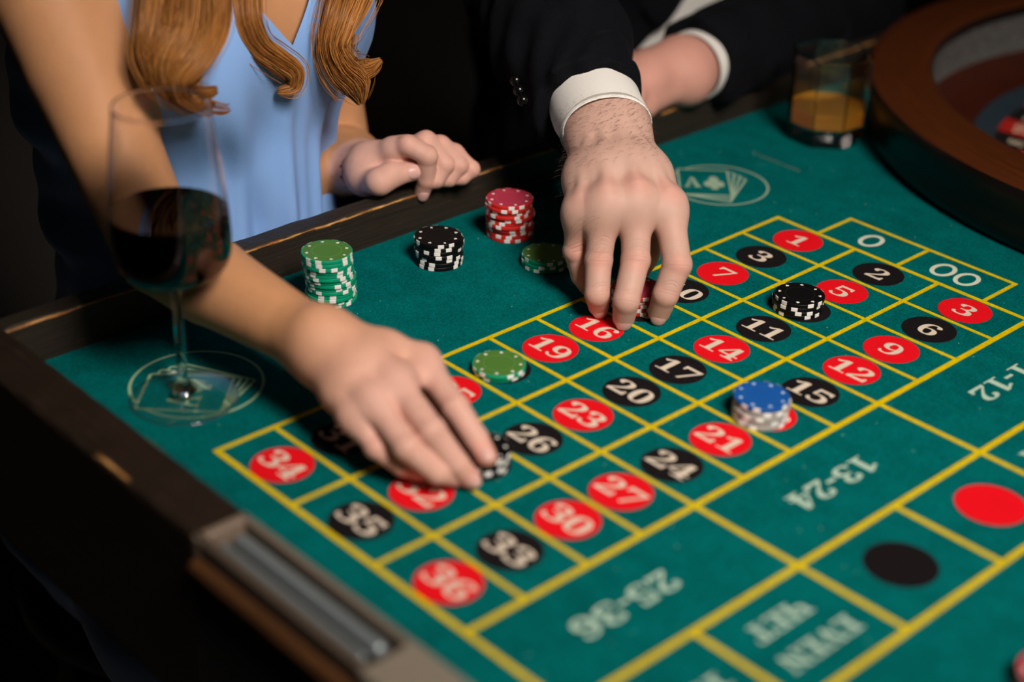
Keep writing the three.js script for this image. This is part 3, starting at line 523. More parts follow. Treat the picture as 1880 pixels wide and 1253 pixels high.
// ---------------------------------------------------------------- the woman in the blue dress
{
  const t = 0.2, LX = [Math.cos(t), 0, -Math.sin(t)], LZ = [Math.sin(t), 0, Math.cos(t)];
  const C = y => [0.204 - 0.006 * (y - 0.78) / 0.17, y, -0.338];
  const loc = q => { const d = sub(q, C(q[1])); return [dot(d, LX), dot(d, LZ)]; };
  const off = (y, a, b) => add(C(y), add(mul(LX, a), mul(LZ, b)));
  const trunk = [ell(off(0.58, 0, -0.01), [0.172, 0.13, 0.125], t), ell(off(0.775, 0, 0), [0.126, 0.19, 0.098], t), ell(off(0.955, 0, 0), [0.136, 0.17, 0.108], t)];
  const bust = [ell(off(0.985, -0.066, 0.078), [0.058, 0.06, 0.05], t), ell(off(0.985, 0.066, 0.078), [0.058, 0.06, 0.05], t)];
  const thigh = [cap([0.125, 0.545, -0.34], [0.078, 0.575, -0.12], 0.1, 0.086), cap([0.078, 0.575, -0.12], [0.066, 0.575, 0.06], 0.086, 0.07), cap([0.28, 0.545, -0.36], [0.24, 0.57, 0.06], 0.105, 0.072)];
  const SR_ = [0.056, 1.085, -0.322], SL = off(1.085, 0.15, -0.01), EL = [0.0624, 0.8700, -0.1615], W = [[0.0750, 0.8680, 0.0191], [0.0768, 0.8560, 0.0221]], Wm = mix(W[0], W[1], 0.5);
  // right hand: index, middle, ring, little
  const RF = [
    [[0.1215, 0.8560, 0.0697], [0.1119, 0.8440, 0.1156], [0.1135, 0.8280, 0.1346], [0.1125, 0.8205, 0.1460]],
    [[0.0889, 0.8580, 0.0773], [0.0819, 0.8430, 0.1268], [0.0912, 0.8210, 0.1408], [0.0983, 0.8095, 0.1457]],
    [[0.0694, 0.8520, 0.0788], [0.0642, 0.8360, 0.1229], [0.0782, 0.8180, 0.1371], [0.0921, 0.8095, 0.1388]],
    [[0.0578, 0.8420, 0.0761], [0.0572, 0.8280, 0.1004], [0.0677, 0.8160, 0.1140], [0.0792, 0.8085, 0.1190]]];
  const rr = [[0.0098, 0.0092, 0.0083, 0.0072], [0.0102, 0.0095, 0.0084, 0.0073], [0.0098, 0.0089, 0.0079, 0.0069], [0.0088, 0.0076, 0.0067, 0.006]];
  const TH = [[0.0959, 0.8500, 0.0223], [0.1258, 0.8300, 0.0414], [0.1209, 0.8210, 0.0937], [0.1159, 0.8170, 0.1190]];
  const R = handField(W, 0, RF, rr, [0.0165, 0.0105], [cap(TH[0], TH[1], 0.015, 0.0125), cap(TH[1], TH[2], 0.0118, 0.0095), cap(TH[2], TH[3], 0.0095, 0.008)], 0.012, [cap(TH[0], TH[1], 0.016, 0.012)]);
  const armR = [cap(SR_, mix(SR_, EL, 0.45), 0.042, 0.0385), cap(mix(SR_, EL, 0.45), EL, 0.0385, 0.0315), cap(EL, mix(EL, Wm, 0.32), 0.0315, 0.0318), cap(mix(EL, Wm, 0.32), Wm, 0.0318, 0.0205), cap(W[0], W[1], 0.0195, 0.0185)];
  // left arm and the hand resting on the rail
  const ELl = [0.3590, 0.8112, -0.3350], WL = [[0.3141, 0.8582, -0.2280], [0.3065, 0.8390, -0.2280]], WLm = mix(WL[0], WL[1], 0.5);
  const LF = [
    [[0.3228, 0.8790, -0.1898], [0.3338, 0.8700, -0.1766], [0.3355, 0.8470, -0.1800], [0.3354, 0.8340, -0.1857]],
    [[0.3428, 0.8780, -0.1894], [0.3520, 0.8580, -0.1758], [0.3431, 0.8460, -0.1768], [0.3358, 0.8450, -0.1797]],
    [[0.3554, 0.8720, -0.1856], [0.3653, 0.8545, -0.1726], [0.3563, 0.8440, -0.1750], [0.3483, 0.8440, -0.1786]],
    [[0.3664, 0.8640, -0.1797], [0.3767, 0.8490, -0.1693], [0.3681, 0.8430, -0.1714], [0.3607, 0.8430, -0.1744]]];
  const rl = [[0.0082, 0.0086, 0.0079, 0.007], [0.0084, 0.0086, 0.0077, 0.007], [0.008, 0.0083, 0.0074, 0.0066], [0.0074, 0.0076, 0.0067, 0.006]];
  const TL = [[0.2960, 0.8510, -0.1943], [0.3079, 0.8540, -0.1936], [0.3255, 0.8550, -0.1868]];
  const L = handField(WL, 0, LF, rl, [0.0125, 0.0075], [cap(WL[1], TL[0], 0.013, 0.0105), cap(TL[0], TL[1], 0.0105, 0.0096), cap(TL[1], TL[2], 0.0098, 0.0084)], 0.006, []);
  const armL = [cap(SL, ELl, 0.04, 0.0305), cap(ELl, mix(ELl, WLm, 0.4), 0.0305, 0.030), cap(mix(ELl, WLm, 0.4), WLm, 0.030, 0.0195)];
  const neck = [cap(off(1.09, 0, -0.02), off(1.26, 0.01, 0.01), 0.052, 0.047), cap(off(1.115, 0, -0.02), SR_, 0.05, 0.043), cap(off(1.115, 0, -0.02), SL, 0.05, 0.042)];
  const shins = [cap([0.066, 0.575, 0.06], [0.066, 0.12, 0.03], 0.062, 0.04), cap([0.066, 0.06, 0.03], [0.066, 0.035, 0.17], 0.04, 0.034), cap([0.24, 0.57, 0.06], [0.24, 0.12, 0.03], 0.062, 0.04), cap([0.24, 0.06, 0.03], [0.24, 0.035, 0.17], 0.04, 0.034)];
  const head = [ell(off(1.36, 0.02, 0.05), [0.075, 0.112, 0.095], t), ell(off(1.3, 0.02, 0.075), [0.052, 0.055, 0.06], t), ell(off(1.345, 0.02, 0.147), [0.012, 0.024, 0.016], t), ell(off(1.35, -0.055, 0.05), [0.01, 0.03, 0.018], t), ell(off(1.35, 0.095, 0.05), [0.01, 0.03, 0.018], t)];
  const trunkF = blend([...trunk, ...bust], 0.05), bodyCore = blend([blend([...trunk, ...bust, ...neck], 0.05), ...thigh], 0.04), shinsF = blend(shins, 0.03), headF = blend(head, 0.02);
  const aR = blend(armR, 0.004), aL = blend(armL, 0.004);
  const handR = branch(smooth2(aR, R.base, 0.022), R.kids, 0.009), handL = branch(smooth2(aL, L.base, 0.014), L.kids, 0.004);
  function smooth2(a, b, k) { return (x, y, z) => smin(a(x, y, z), b(x, y, z), k); }
  const body = (x, y, z) => { const c = bodyCore(x, y, z); let d = Math.min(smin(c, (z > -0.12 && y < 0.95 ? handR : aR)(x, y, z), 0.035), smin(c, (z > -0.36 && x > 0.23 && y < 0.95 ? handL : aL)(x, y, z), 0.035)); d = smin(d, shinsF(x, y, z), 0.03); d = smin(d, headF(x, y, z), 0.03); return d; };
  const hr = [[0.02, 0.795, -0.03], [0.175, 0.9, 0.175]], hl = [[0.262, 0.81, -0.25], [0.41, 0.915, -0.13]];
  const inside = (q, b, m) => q.every((v, i) => v > b[0][i] + m && v < b[1][i] - m);
  const gR = surface(handR, ...hr, 0.0016, q => q[2] > -0.028), gL = surface(handL, ...hl, 0.0016, q => !(q[0] < 0.266));
  const gB = surface(body, [-0.12, 0.0, -0.52], [0.45, 1.5, 0.24], 0.006, q => !(q[2] > -0.022 && q[1] > 0.7 && q[0] < 0.26) && !inside(q, hl, 0.007));
  const warm = [0.55, 0.27, 0.13], pink = [0.61, 0.345, 0.275], red = [0.66, 0.26, 0.2];
  const spots = [...RF.map(f => [f[0], 0.014]), ...RF.map(f => [f[1], 0.011]), ...RF.map(f => [f[3], 0.016]), ...LF.map(f => [f[0], 0.012]), ...LF.map(f => [f[1], 0.011]), ...LF.map(f => [f[3], 0.012]), [TL[2], 0.014]];
  const Rn = rng(5), moles = [[0.0526, 0.9000, -0.0465], [0.0831, 0.8850, -0.0581]].map(m => [m, 0.004]);
  const colour = q => {
    const hand = Math.max(0, Math.min(1, q[1] < 0.92 ? Math.max((q[2] + 0.0) / 0.09, (q[2] > -0.26 && q[0] > 0.24) ? 1 : 0) : 0));
    let c = mix(warm, pink, hand), s = 0; for (const [p, r] of spots) s = Math.max(s, bump(q, p, r)); c = mix(c, red, 0.75 * s);
    const n = 1 + 0.03 * Math.sin(q[0] * 310 + Math.sin(q[2] * 240) * 2) * Math.sin(q[1] * 280 + q[2] * 190); return mul(c, n);
  };
  const uvp = planar(unit([-0.3, 0.8, 0.5]), [1, 0, 0]);
  for (const g of [gR, gL, gB]) paint(g, colour, uvp);
  const o = thing('person', 'woman in a blue satin slip dress placing black chips', 'person', [0.19, 0, -0.338]);
  const inO = g => g.translate(-0.19, 0, 0.338);
  part('body', inO(mergeGeometries([gB, gR, gL])), skin, o);
  // nails
  const place = (m, p) => m.position.set(p[0] - 0.19, p[1], p[2] + 0.338);
  const outR = [-0.45, 0.75, 0.45];
  for (const [f, s, l] of [[RF[0], 0.0105, 0.012], [RF[1], 0.0105, 0.012], [RF[2], 0.0098, 0.011], [RF[3], 0.008, 0.009]]) { const ax = unit(sub(f[3], f[2])), oo = unit(sub(outR, mul(ax, dot(outR, ax)))); place(nail(o, f[3], f[2], outR, s, l), add(add(f[3], mul(ax, 0.0004)), mul(oo, 0.0064))); }
  { const ax = unit(sub(TL[2], TL[1])), nn = unit([-0.5, 0.35, 0.78]), oo = unit(sub(nn, mul(ax, dot(nn, ax)))); place(nail(o, TL[2], TL[1], nn, 0.013, 0.0135, 'thumbnail'), add(add(TL[2], mul(ax, -0.001)), mul(oo, 0.0082))); }
  { const f = LF[0], ax = unit(sub(f[3], f[2])), nn = [-0.35, 0.2, 0.9], oo = unit(sub(nn, mul(ax, dot(nn, ax)))); place(nail(o, f[3], f[2], nn, 0.0105, 0.0115), add(f[3], mul(oo, 0.0069))); }
  // the dress: a satin layer over trunk and thighs, cut to a V at the neck
  const ridge = (v, c, w) => Math.exp(-(((v - c) / w) ** 2));
  const skirt = blend([...thigh.map(f => f), ...trunk.slice(0, 1)], 0.09), hem = blend([cap([0.075, 0.56, 0.07], [0.075, 0.22, 0.05], 0.08, 0.1), cap([0.235, 0.56, 0.07], [0.235, 0.22, 0.05], 0.085, 0.12)], 0.12);
  const dressF = (x, y, z) => {
    let d = smin(smin(trunkF(x, y, z), skirt(x, y, z), 0.06), hem(x, y, z), 0.05) - 0.0095;
    const [a, b] = loc([x, y, z]), ang = Math.atan2(a, b), low = Math.max(0, Math.min(1, (0.99 - y) / 0.16)), front = ridge(ang, 0.1, 1.3);
    d -= 0.0075 * low * front * (0.7 * Math.sin(ang * 7 + 1.1 * Math.sin(y * 8)) + 0.6 * Math.sin(ang * 15 + 2 + y * 7) + 0.25 * Math.sin(ang * 31 + y * 16));
    d -= 0.006 * ridge(ang + (y - 0.9) * 3.2, -0.35, 0.14) * ridge(y, 0.9, 0.07) ;
    d -= 0.005 * ridge(ang - (y - 0.88) * 2.5, -0.95, 0.16) * ridge(y, 0.86, 0.06);
    const backSide = ridge(Math.abs(ang), 1.75, 0.5) * (a < 0 ? 1 : 0.3);
    d -= 0.006 * backSide * (Math.sin(y * 62 + 3 * ang) + 0.5 * Math.sin(y * 131 + 1));
    return d;
  };
  const neckline = q => { const [a, b] = loc(q); if (b < -0.02) return 1.0; return Math.min(1.16, 0.982 + 1.25 * Math.abs(a + 0.001)); };
  const gD = surface(dressF, [-0.16, 0.16, -0.54], [0.45, 1.16, 0.24], 0.005, null, q => Math.max(q[1] - neckline(q), 0.2 - q[1]));
  { const p = gD.attributes.position, u = new Float32Array(p.count * 2); for (let i = 0; i < p.count; i++) { u[2 * i] = p.getX(i) + 0.4 * p.getZ(i); u[2 * i + 1] = p.getY(i); } gD.setAttribute('uv', new THREE.BufferAttribute(u, 2)); }
  const weave = noiseTexture(512, [[256, 1], [128, 0.5]], 71, grey, false); weave.repeat.set(7, 7);
  const satin = phys(new THREE.Color(0.265, 0.475, 0.91), 0.5, { side: THREE.DoubleSide, bumpMap: weave, bumpScale: 0.00012, specularIntensity: 0.9, sheen: 0.4, sheenRoughness: 0.4, sheenColor: new THREE.Color(0.7, 0.8, 1.0) });
  part('slip_dress', inO(gD), satin, o);
  for (const q of [-1, 1]) { const c = new THREE.CatmullRomCurve3([off(1.085, q * 0.082, 0.085), off(1.125, q * 0.092, 0.045), off(1.148, q * 0.098, -0.02), off(1.11, q * 0.092, -0.09), off(0.99, q * 0.07, -0.118)].map(v => new THREE.Vector3(...v))); part('strap', inO(new THREE.TubeGeometry(c, 40, 0.003, 8)), satin, o); }
  // hair in curled locks
  const Rh = rng(42), HP = [], HI = [], HC = [];
  const tones = [[0.36, 0.135, 0.028], [0.46, 0.19, 0.045], [0.25, 0.085, 0.018], [0.55, 0.26, 0.08], [0.41, 0.16, 0.035]];
  function strand(curve, r, n, c) {
    const st = HP.length / 3; let prev = [0, 0, 1];
    for (let i = 0; i <= n; i++) {
      const p = curve(i / n), q = curve(Math.min(1, i / n + 0.01)), p0 = curve(Math.max(0, i / n - 0.01)), T = unit(sub(q, p0)), s = unit(cross(T, prev)), m = cross(s, T); prev = m;
      const w = r * (i === n ? 0.2 : 1) * (1 - 0.35 * i / n);
      for (let k = 0; k < 3; k++) { const a = k * 2.0944; HP.push(...add(p, add(mul(s, Math.cos(a) * w), mul(m, Math.sin(a) * w)))); HC.push(...c); }
    }
    for (let i = 0; i < n; i++) for (let k = 0; k < 3; k++) { const a = st + 3 * i + k, b = st + 3 * i + (k + 1) % 3; HI.push(a, b, a + 3, b, b + 3, a + 3); }
  }
  const spline = pts => { const c = new THREE.CatmullRomCurve3(pts.map(p => new THREE.Vector3(...p))); return u => { const v = c.getPoint(Math.max(0, Math.min(1, u))); return [v.x, v.y, v.z]; }; };
  const OUT = unit([-0.35, 0.25, 0.9]);
  function lock(pts, widths, n, o2 = {}) {
    const C0 = spline(pts), W = u => { const x = u * (widths.length - 1), i = Math.min(widths.length - 2, Math.floor(x)), f = x - i; return widths[i] + (widths[i + 1] - widths[i]) * f; };
    const depth = o2.depth ?? 0.4;
    for (let k = 0; k < n; k++) {
      const fly = Rh() < 0.04 ? 1.3 + Rh() * 0.5 : 1, a = (Rh() * 2 - 1) * fly, b = (Rh() * 2 - 1) * Math.sqrt(Math.max(0.05, 1 - Math.min(1, a * a))) * fly, ph = Rh() * 6.28, amp = 0.04 + 0.09 * Rh(), f = 2 + 3 * Rh(), end = 1 - 0.32 * Rh() * Rh(), clump = Math.floor(a * 5) * 1.7, c = mul(tones[Math.floor(Rh() * tones.length)], 0.5 + 0.85 * Rh());
      const curve = u0 => { const u = u0 * end, T = unit(sub(C0(u + 0.01), C0(u - 0.01))), s = unit(cross(OUT, T)), m = cross(T, s), w = W(u); return add(C0(u), add(mul(s, w * (a + amp * Math.sin(f * u * 3 + ph) + 0.07 * Math.sin(u * 5 + clump))), mul(m, w * depth * (b + 0.18 * Math.cos(u * 6 + clump) + amp * Math.cos(f * u * 3 + ph))))); };
      strand(curve, 0.0002 + 0.00022 * Rh(), 36, c);
    }
  }
  lock([off(1.27, -0.075, 0.07), [0.1248, 1.0817, -0.2243], [0.1015, 1.0522, -0.1973], [0.0878, 1.0302, -0.1842], [0.0797, 1.0139, -0.1795], [0.0799, 0.9998, -0.1718], [0.0911, 0.9851, -0.1658], [0.1080, 0.9722, -0.1652], [0.1244, 0.9688, -0.1691]], [0.012, 0.012, 0.012, 0.0115, 0.0105, 0.0095, 0.0085, 0.006, 0.002], 620, { depth: 0.8 });
  lock([off(1.27, -0.06, 0.085), [0.1378, 1.0821, -0.2123], [0.1180, 1.0521, -0.1848], [0.1020, 1.0290, -0.1699], [0.0856, 1.0122, -0.1663], [0.0817, 1.0006, -0.1645], [0.0904, 0.9886, -0.1628], [0.1134, 0.9791, -0.1684], [0.1295, 0.9773, -0.1738]], [0.0135, 0.0135, 0.0135, 0.013, 0.012, 0.0095, 0.0075, 0.006, 0.003], 820, { depth: 0.8 });
  lock([off(1.27, -0.045, 0.09), [0.1542, 1.0812, -0.2040], [0.1350, 1.0511, -0.1758], [0.1222, 1.0310, -0.1617], [0.1020, 1.0140, -0.1523], [0.0863, 1.0002, -0.1535], [0.0881, 0.9880, -0.1551], [0.1050, 0.9730, -0.1591], [0.1185, 0.9647, -0.1621]], [0.0115, 0.0115, 0.0115, 0.011, 0.0105, 0.009, 0.0075, 0.005, 0.0015], 600, { depth: 0.8 });
  lock([off(1.26, -0.065, 0.075), [0.1338, 1.0806, -0.2228], [0.1098, 1.0478, -0.1924], [0.1017, 1.0260, -0.1741], [0.1036, 1.0119, -0.1648], [0.0994, 0.9969, -0.1637], [0.0933, 0.9865, -0.1648]], [0.017, 0.017, 0.017, 0.015, 0.012, 0.009, 0.005], 420, { depth: 0.6 });
  lock([[0.0839, 1.0067, -0.1701], [0.0917, 0.9872, -0.1637], [0.1102, 0.9736, -0.1641], [0.1258, 0.9669, -0.1600], [0.1319, 0.9670, -0.1606]], [0.007, 0.007, 0.006, 0.0045, 0.003], 40);
  lock([off(1.26, 0.03, 0.09), [0.1955, 1.0662, -0.2242], [0.1805, 1.0359, -0.2045], [0.1727, 1.0133, -0.1917], [0.1812, 0.9946, -0.1914], [0.1980, 0.9792, -0.1922], [0.2135, 0.9645, -0.1947], [0.2135, 0.9528, -0.1984], [0.2004, 0.9516, -0.2004]], [0.0098, 0.0098, 0.0096, 0.0094, 0.0092, 0.009, 0.0085, 0.0065, 0.002], 900);
  lock([off(1.27, 0.115, 0.06), [0.2972, 1.0492, -0.2251], [0.2805, 1.0164, -0.2083], [0.2605, 0.9967, -0.1965], [0.2525, 0.9786, -0.1952], [0.2585, 0.9597, -0.1940], [0.2715, 0.9433, -0.1929], [0.2790, 0.9239, -0.1947]], [0.018, 0.018, 0.018, 0.0135, 0.011, 0.0125, 0.0135, 0.003], 1200, { depth: 0.5 });
  lock([[0.2789, 0.9797, -0.2134], [0.2700, 0.9649, -0.2074], [0.2749, 0.9548, -0.1984], [0.2847, 0.9578, -0.1882], [0.2910, 0.9632, -0.1833]], [0.008, 0.009, 0.009, 0.006, 0.002], 300);
  const hg = new THREE.BufferGeometry(); hg.setAttribute('position', new THREE.Float32BufferAttribute(HP, 3)); hg.setAttribute('color', new THREE.Float32BufferAttribute(HC, 3)); hg.setIndex(HI); hg.computeVertexNormals();
  part('hair', inO(hg), phys(0xffffff, 0.36, { vertexColors: true, specularIntensity: 0.8 }), o);
  // cap of hair joining the locks above
  const capF = (x, y, z) => Math.max(blend([ell(off(1.38, 0.02, 0.03), [0.098, 0.118, 0.112], t), cap(off(1.3, -0.07, 0.03), off(1.14, -0.08, 0.1), 0.036, 0.03), cap(off(1.3, 0.11, 0.03), off(1.13, 0.12, 0.09), 0.036, 0.028), cap(off(1.3, 0.02, -0.05), off(1.02, 0.02, -0.11), 0.08, 0.06)], 0.04)(x, y, z), 0.02 - Math.hypot(...sub([x, y, z], off(1.32, 0.02, 0.14))) * 0.25);
  const gc = surface(capF, [-0.02, 0.94, -0.6], [0.42, 1.52, -0.12], 0.007); part('hair', inO(gc), phys(new THREE.Color(0.3, 0.11, 0.025), 0.5), o);
}

// ---------------------------------------------------------------- the man in the dark suit
{
  const t = -0.12, A = [0.835, 0, -0.43], LX = [Math.cos(t), 0, -Math.sin(t)], LZ = [Math.sin(t), 0, Math.cos(t)];
  const off = (y, a, b) => [A[0] + LX[0] * a + LZ[0] * b, y, A[2] + LX[2] * a + LZ[2] * b];
  const o = thing('person', 'man in a dark suit reaching over the layout with a hand on red chips', 'person', A);
  const inO = g => g.translate(-A[0], 0, -A[2]);
  // right hand: index, middle, ring, little
  const W = [[0.4202, 0.9180, -0.0370], [0.4023, 0.9140, -0.0524]], Wm = mix(W[0], W[1], 0.5), ELB = [0.5472, 0.9571, -0.2724], SH = [0.64, 1.13, -0.44];
  const F = [
    [[0.3930, 0.8840, 0.0425], [0.3735, 0.8500, 0.0733], [0.3616, 0.8285, 0.0743], [0.3634, 0.8095, 0.0675]],
    [[0.3710, 0.8920, 0.0289], [0.3545, 0.8500, 0.0475], [0.3333, 0.8265, 0.0598], [0.3364, 0.8095, 0.0554]],
    [[0.3502, 0.8900, 0.0165], [0.3370, 0.8470, 0.0249], [0.3266, 0.8250, 0.0350], [0.3351, 0.8095, 0.0294]],
    [[0.3398, 0.8800, 0.0003], [0.3368, 0.8460, -0.0006], [0.3430, 0.8230, 0.0018], [0.3522, 0.8090, 0.0009]]];
  const rr = [[0.0122, 0.0113, 0.0101, 0.0087], [0.0123, 0.0112, 0.0102, 0.0088], [0.0119, 0.0107, 0.0097, 0.0083], [0.011, 0.0096, 0.0086, 0.0073]];
  const TH = [[0.4327, 0.8850, -0.0292], [0.4135, 0.8550, 0.0086], [0.3945, 0.8320, 0.0200], [0.3895, 0.8180, 0.0199]];
  const dorsal = (() => { const n = unit(cross(sub(F[0][0], F[3][0]), sub(Wm, F[1][0]))); return n[1] < 0 ? mul(n, -1) : n; })();
  const extensor = F.map((f, i) => cap(add(mix(mix(W[0], W[1], i / 3), f[0], 0.32), mul(dorsal, 0.0188)), add(f[0], mul(dorsal, 0.0134)), 0.0012, 0.0034));
  const H_ = handField(W, 0, F, rr, [0.0178, 0.0125], [cap(TH[0], TH[1], 0.017, 0.014), cap(TH[1], TH[2], 0.0135, 0.011), cap(TH[2], TH[3], 0.011, 0.009)], 0.017, [cap(TH[0], TH[1], 0.018, 0.013)]);
  const fore = blend([cap(Wm, ELB, 0.022, 0.036), cap(W[0], W[1], 0.0195, 0.0185), cap(add(W[0], [0.014, 0.002, -0.022]), add(W[1], [0.014, 0.002, -0.022]), 0.0195, 0.019)], 0.012);
  // knuckle pads and tendons
  const pads = F.map((f, i) => cap(add(f[0], [-0.001, 0.0045, 0.001]), add(f[0], [-0.001, 0.0045, 0.001]), 0.0088 - (i === 3 ? 0.0012 : 0)));
  const base0 = (x, y, z) => smin(H_.base(x, y, z), fore(x, y, z), 0.02), base = (x, y, z) => { let d = base0(x, y, z); for (const p of pads) d = smin(d, p(x, y, z), 0.006); for (const e of extensor) d = smin(d, e(x, y, z), 0.006); return d; };
  const hand = branch(base, H_.kids, 0.011);
  const gH = surface(hand, [0.29, 0.797, -0.12], [0.47, 0.965, 0.11], 0.0013, q => q[2] > -0.112);
  // left hand on the rail
  const WL = [[0.6797, 0.8700, -0.2095], [0.6744, 0.8560, -0.1875]], ELl = [1.02, 0.85, -0.265], SL = [1.03, 1.1, -0.42];
  const LFg = [[[0.5961, 0.8580, -0.1893], [0.5735, 0.8520, -0.1871], [0.5673, 0.8440, -0.1934], [0.5620, 0.8400, -0.1965]], [[0.6001, 0.8640, -0.1994], [0.5793, 0.8560, -0.2060], [0.5731, 0.8460, -0.2152], [0.5656, 0.8420, -0.2163]], [[0.6114, 0.8680, -0.2150], [0.5920, 0.8600, -0.2239], [0.5891, 0.8480, -0.2373], [0.5833, 0.8430, -0.2400]], [[0.6333, 0.8680, -0.2375], [0.6198, 0.8600, -0.2491], [0.6160, 0.8500, -0.2597], [0.6107, 0.8450, -0.2617]]];
  const TLm = [[0.6455, 0.8520, -0.1894], [0.6098, 0.8460, -0.1856], [0.5868, 0.8440, -0.1850]];
  const HL = handField(WL, 0, LFg, rr, [0.021, 0.0135], [cap(TLm[0], TLm[1], 0.014, 0.012), cap(TLm[1], TLm[2], 0.0115, 0.0095)], 0.014);
  const foreL = cap(mix(WL[0], WL[1], 0.5), ELl, 0.026, 0.034), hb = (x, y, z) => smin(HL.base(x, y, z), foreL(x, y, z), 0.025), handL = branch(hb, HL.kids, 0.008);
  const gL = surface(handL, [0.54, 0.805, -0.30], [0.76, 0.905, -0.1], 0.0025, q => q[0] < 0.755);
  const head = blend([cap(off(1.12, 0, 0), off(1.29, 0, 0.05), 0.062, 0.056), ell(off(1.4, 0, 0.08), [0.08, 0.12, 0.1], t), ell(off(1.335, 0, 0.105), [0.058, 0.06, 0.065], t), ell(off(1.385, 0, 0.185), [0.014, 0.027, 0.018], t), ell(off(1.39, -0.08, 0.08), [0.01, 0.032, 0.02], t), ell(off(1.39, 0.08, 0.08), [0.01, 0.032, 0.02], t)], 0.025);
  const core = blend([ell(off(0.88, 0, -0.01), [0.15, 0.24, 0.1], t), cap(SH, off(1.1, 0, -0.01), 0.05, 0.06), cap(SL, off(1.1, 0, -0.01), 0.05, 0.06), cap(SH, ELB, 0.04, 0.036), cap(SL, ELl, 0.04, 0.034), cap(ELl, mix(WL[0], WL[1], 0.5), 0.034, 0.024), cap(ELB, Wm, 0.036, 0.024), head], 0.008);
  const gB = surface(core, [0.36, 0.66, -0.58], [1.14, 1.54, -0.06], 0.008, q => !(q[2] > -0.108) && !(q[0] < 0.752 && q[0] > 0.55 && q[1] < 0.9 && q[2] > -0.29));
  const skinC = [0.52, 0.325, 0.262], red = [0.62, 0.27, 0.215], dark = [0.46, 0.27, 0.205];
  const spots = [...F.map((f, i) => [add(f[0], [-0.003, 0.012, 0.004]), 0.019, i === 1 || i === 0 ? 0.6 : 0.38]), ...F.map(f => [add(f[1], [-0.006, 0.004, 0.008]), 0.016, 0.55]), ...F.map(f => [f[2], 0.018, 0.42]), ...F.map(f => [mix(f[0], f[1], 0.5), 0.022, 0.3]), ...F.map(f => [f[3], 0.016, 0.6])];
  const colour = q => {
    if (q[0] > 0.53 && q[2] < -0.1) return [0.6, 0.3, 0.235];
    let c = skinC, s = 0; for (const [p, r, a] of spots) s = Math.max(s, a * bump(q, p, r)); c = mix(c, red, s);
    const n = 0.5 + 0.5 * Math.sin(q[0] * 420 + 2 * Math.sin(q[2] * 260)) * Math.sin(q[2] * 350 + 2 * Math.sin(q[1] * 300)); return mix(c, dark, 0.16 * n);
  };
  // crease relief laid out on the back of the hand
  const bn = unit(cross(sub(F[0][0], F[3][0]), sub(Wm, F[1][0]))), nrm = bn[1] < 0 ? mul(bn, -1) : bn, uvp = planar(unit(add(nrm, [-0.1, 0, 0.55])), [0.7, 0, -0.7]);
  const org = uvp(F[1][0]), SC = 0.3, toUV = q => { const w = uvp(q); return [0.5 + (w[0] - org[0]) / SC, 0.5 + (w[1] - org[1]) / SC]; };
  const creases = canvas(2048, 2048, (g, S) => {
    const R = rng(91); g.fillStyle = '#8c8c8c'; g.fillRect(0, 0, S, S);
    for (let k = 0; k < 26000; k++) { g.globalAlpha = 0.1 + 0.18 * R(); g.strokeStyle = R() < 0.6 ? '#202020' : '#ffffff'; g.lineWidth = 0.8 + R(); const x = R() * S, y = R() * S, a = R() * 0.9 - 0.45 + (R() < 0.3 ? 1.4 : 0), l = 4 + 12 * R(); g.beginPath(); g.moveTo(x, y); g.lineTo(x + l * Math.cos(a), y + l * Math.sin(a)); g.stroke(); }
    const P = q => { const u = toUV(q); return [u[0] * S, (1 - u[1]) * S]; };
    const across = (q, dir, w, n, spread, dk) => { const c = P(q), d = P(add(q, mul(dir, 0.01))), ax = [d[0] - c[0], d[1] - c[1]], L = Math.hypot(...ax) || 1, t1 = [ax[0] / L, ax[1] / L], s = [-t1[1], t1[0]], wp = w / SC * S;
      for (let k = 0; k < n; k++) { const e = (n > 1 ? (k / (n - 1) - 0.5) : 0) * spread / SC * S + (R() - 0.5) * 4, ww = wp * (0.55 + 0.45 * R()), bow = (R() * 0.25 + 0.12) * wp * (k - (n - 1) / 2 > 0 ? 1 : -1); g.globalAlpha = dk * (0.55 + 0.45 * R()); g.strokeStyle = '#000'; g.lineWidth = 2.5 + 3 * R(); g.beginPath(); g.moveTo(c[0] + t1[0] * e - s[0] * ww, c[1] + t1[1] * e - s[1] * ww); g.quadraticCurveTo(c[0] + t1[0] * (e + bow), c[1] + t1[1] * (e + bow), c[0] + t1[0] * e + s[0] * ww, c[1] + t1[1] * e + s[1] * ww); g.stroke(); } };
    F.forEach((f, i) => { across(add(f[1], mul(nrm, 0.006)), unit(sub(f[2], f[0])), rr[i][1] * 0.95, 6, 0.013, 0.55); across(f[2], unit(sub(f[3], f[1])), rr[i][2] * 0.95, 4, 0.0065, 0.6); across(add(f[0], mul(nrm, 0.01)), unit(sub(f[1], f[0])), 0.006, 5, 0.012, 0.22); });
    g.globalAlpha = 1;
  });
  const handSkin = skin.clone(); handSkin.bumpMap = tex(creases, false); handSkin.bumpScale = 0.0007;
  for (const g of [gH, gL, gB]) paint(g, colour, toUV);
  part('body', inO(mergeGeometries([gB, gH, gL])), handSkin, o);
  const place = (m, p) => m.position.set(p[0] - A[0], p[1], p[2] - A[2]);
  for (const [f, s, l] of [[F[0], 0.0125, 0.0125], [F[1], 0.0128, 0.0125], [F[2], 0.0118, 0.0115], [F[3], 0.0095, 0.0095]]) { const nn = [-0.62, 0.25, 0.72], ax = unit(sub(f[3], f[2])), oo = unit(sub(nn, mul(ax, dot(nn, ax)))); place(nail(o, f[3], f[2], nn, s, l), add(add(f[3], mul(ax, 0.0015)), mul(oo, 0.0076))); }
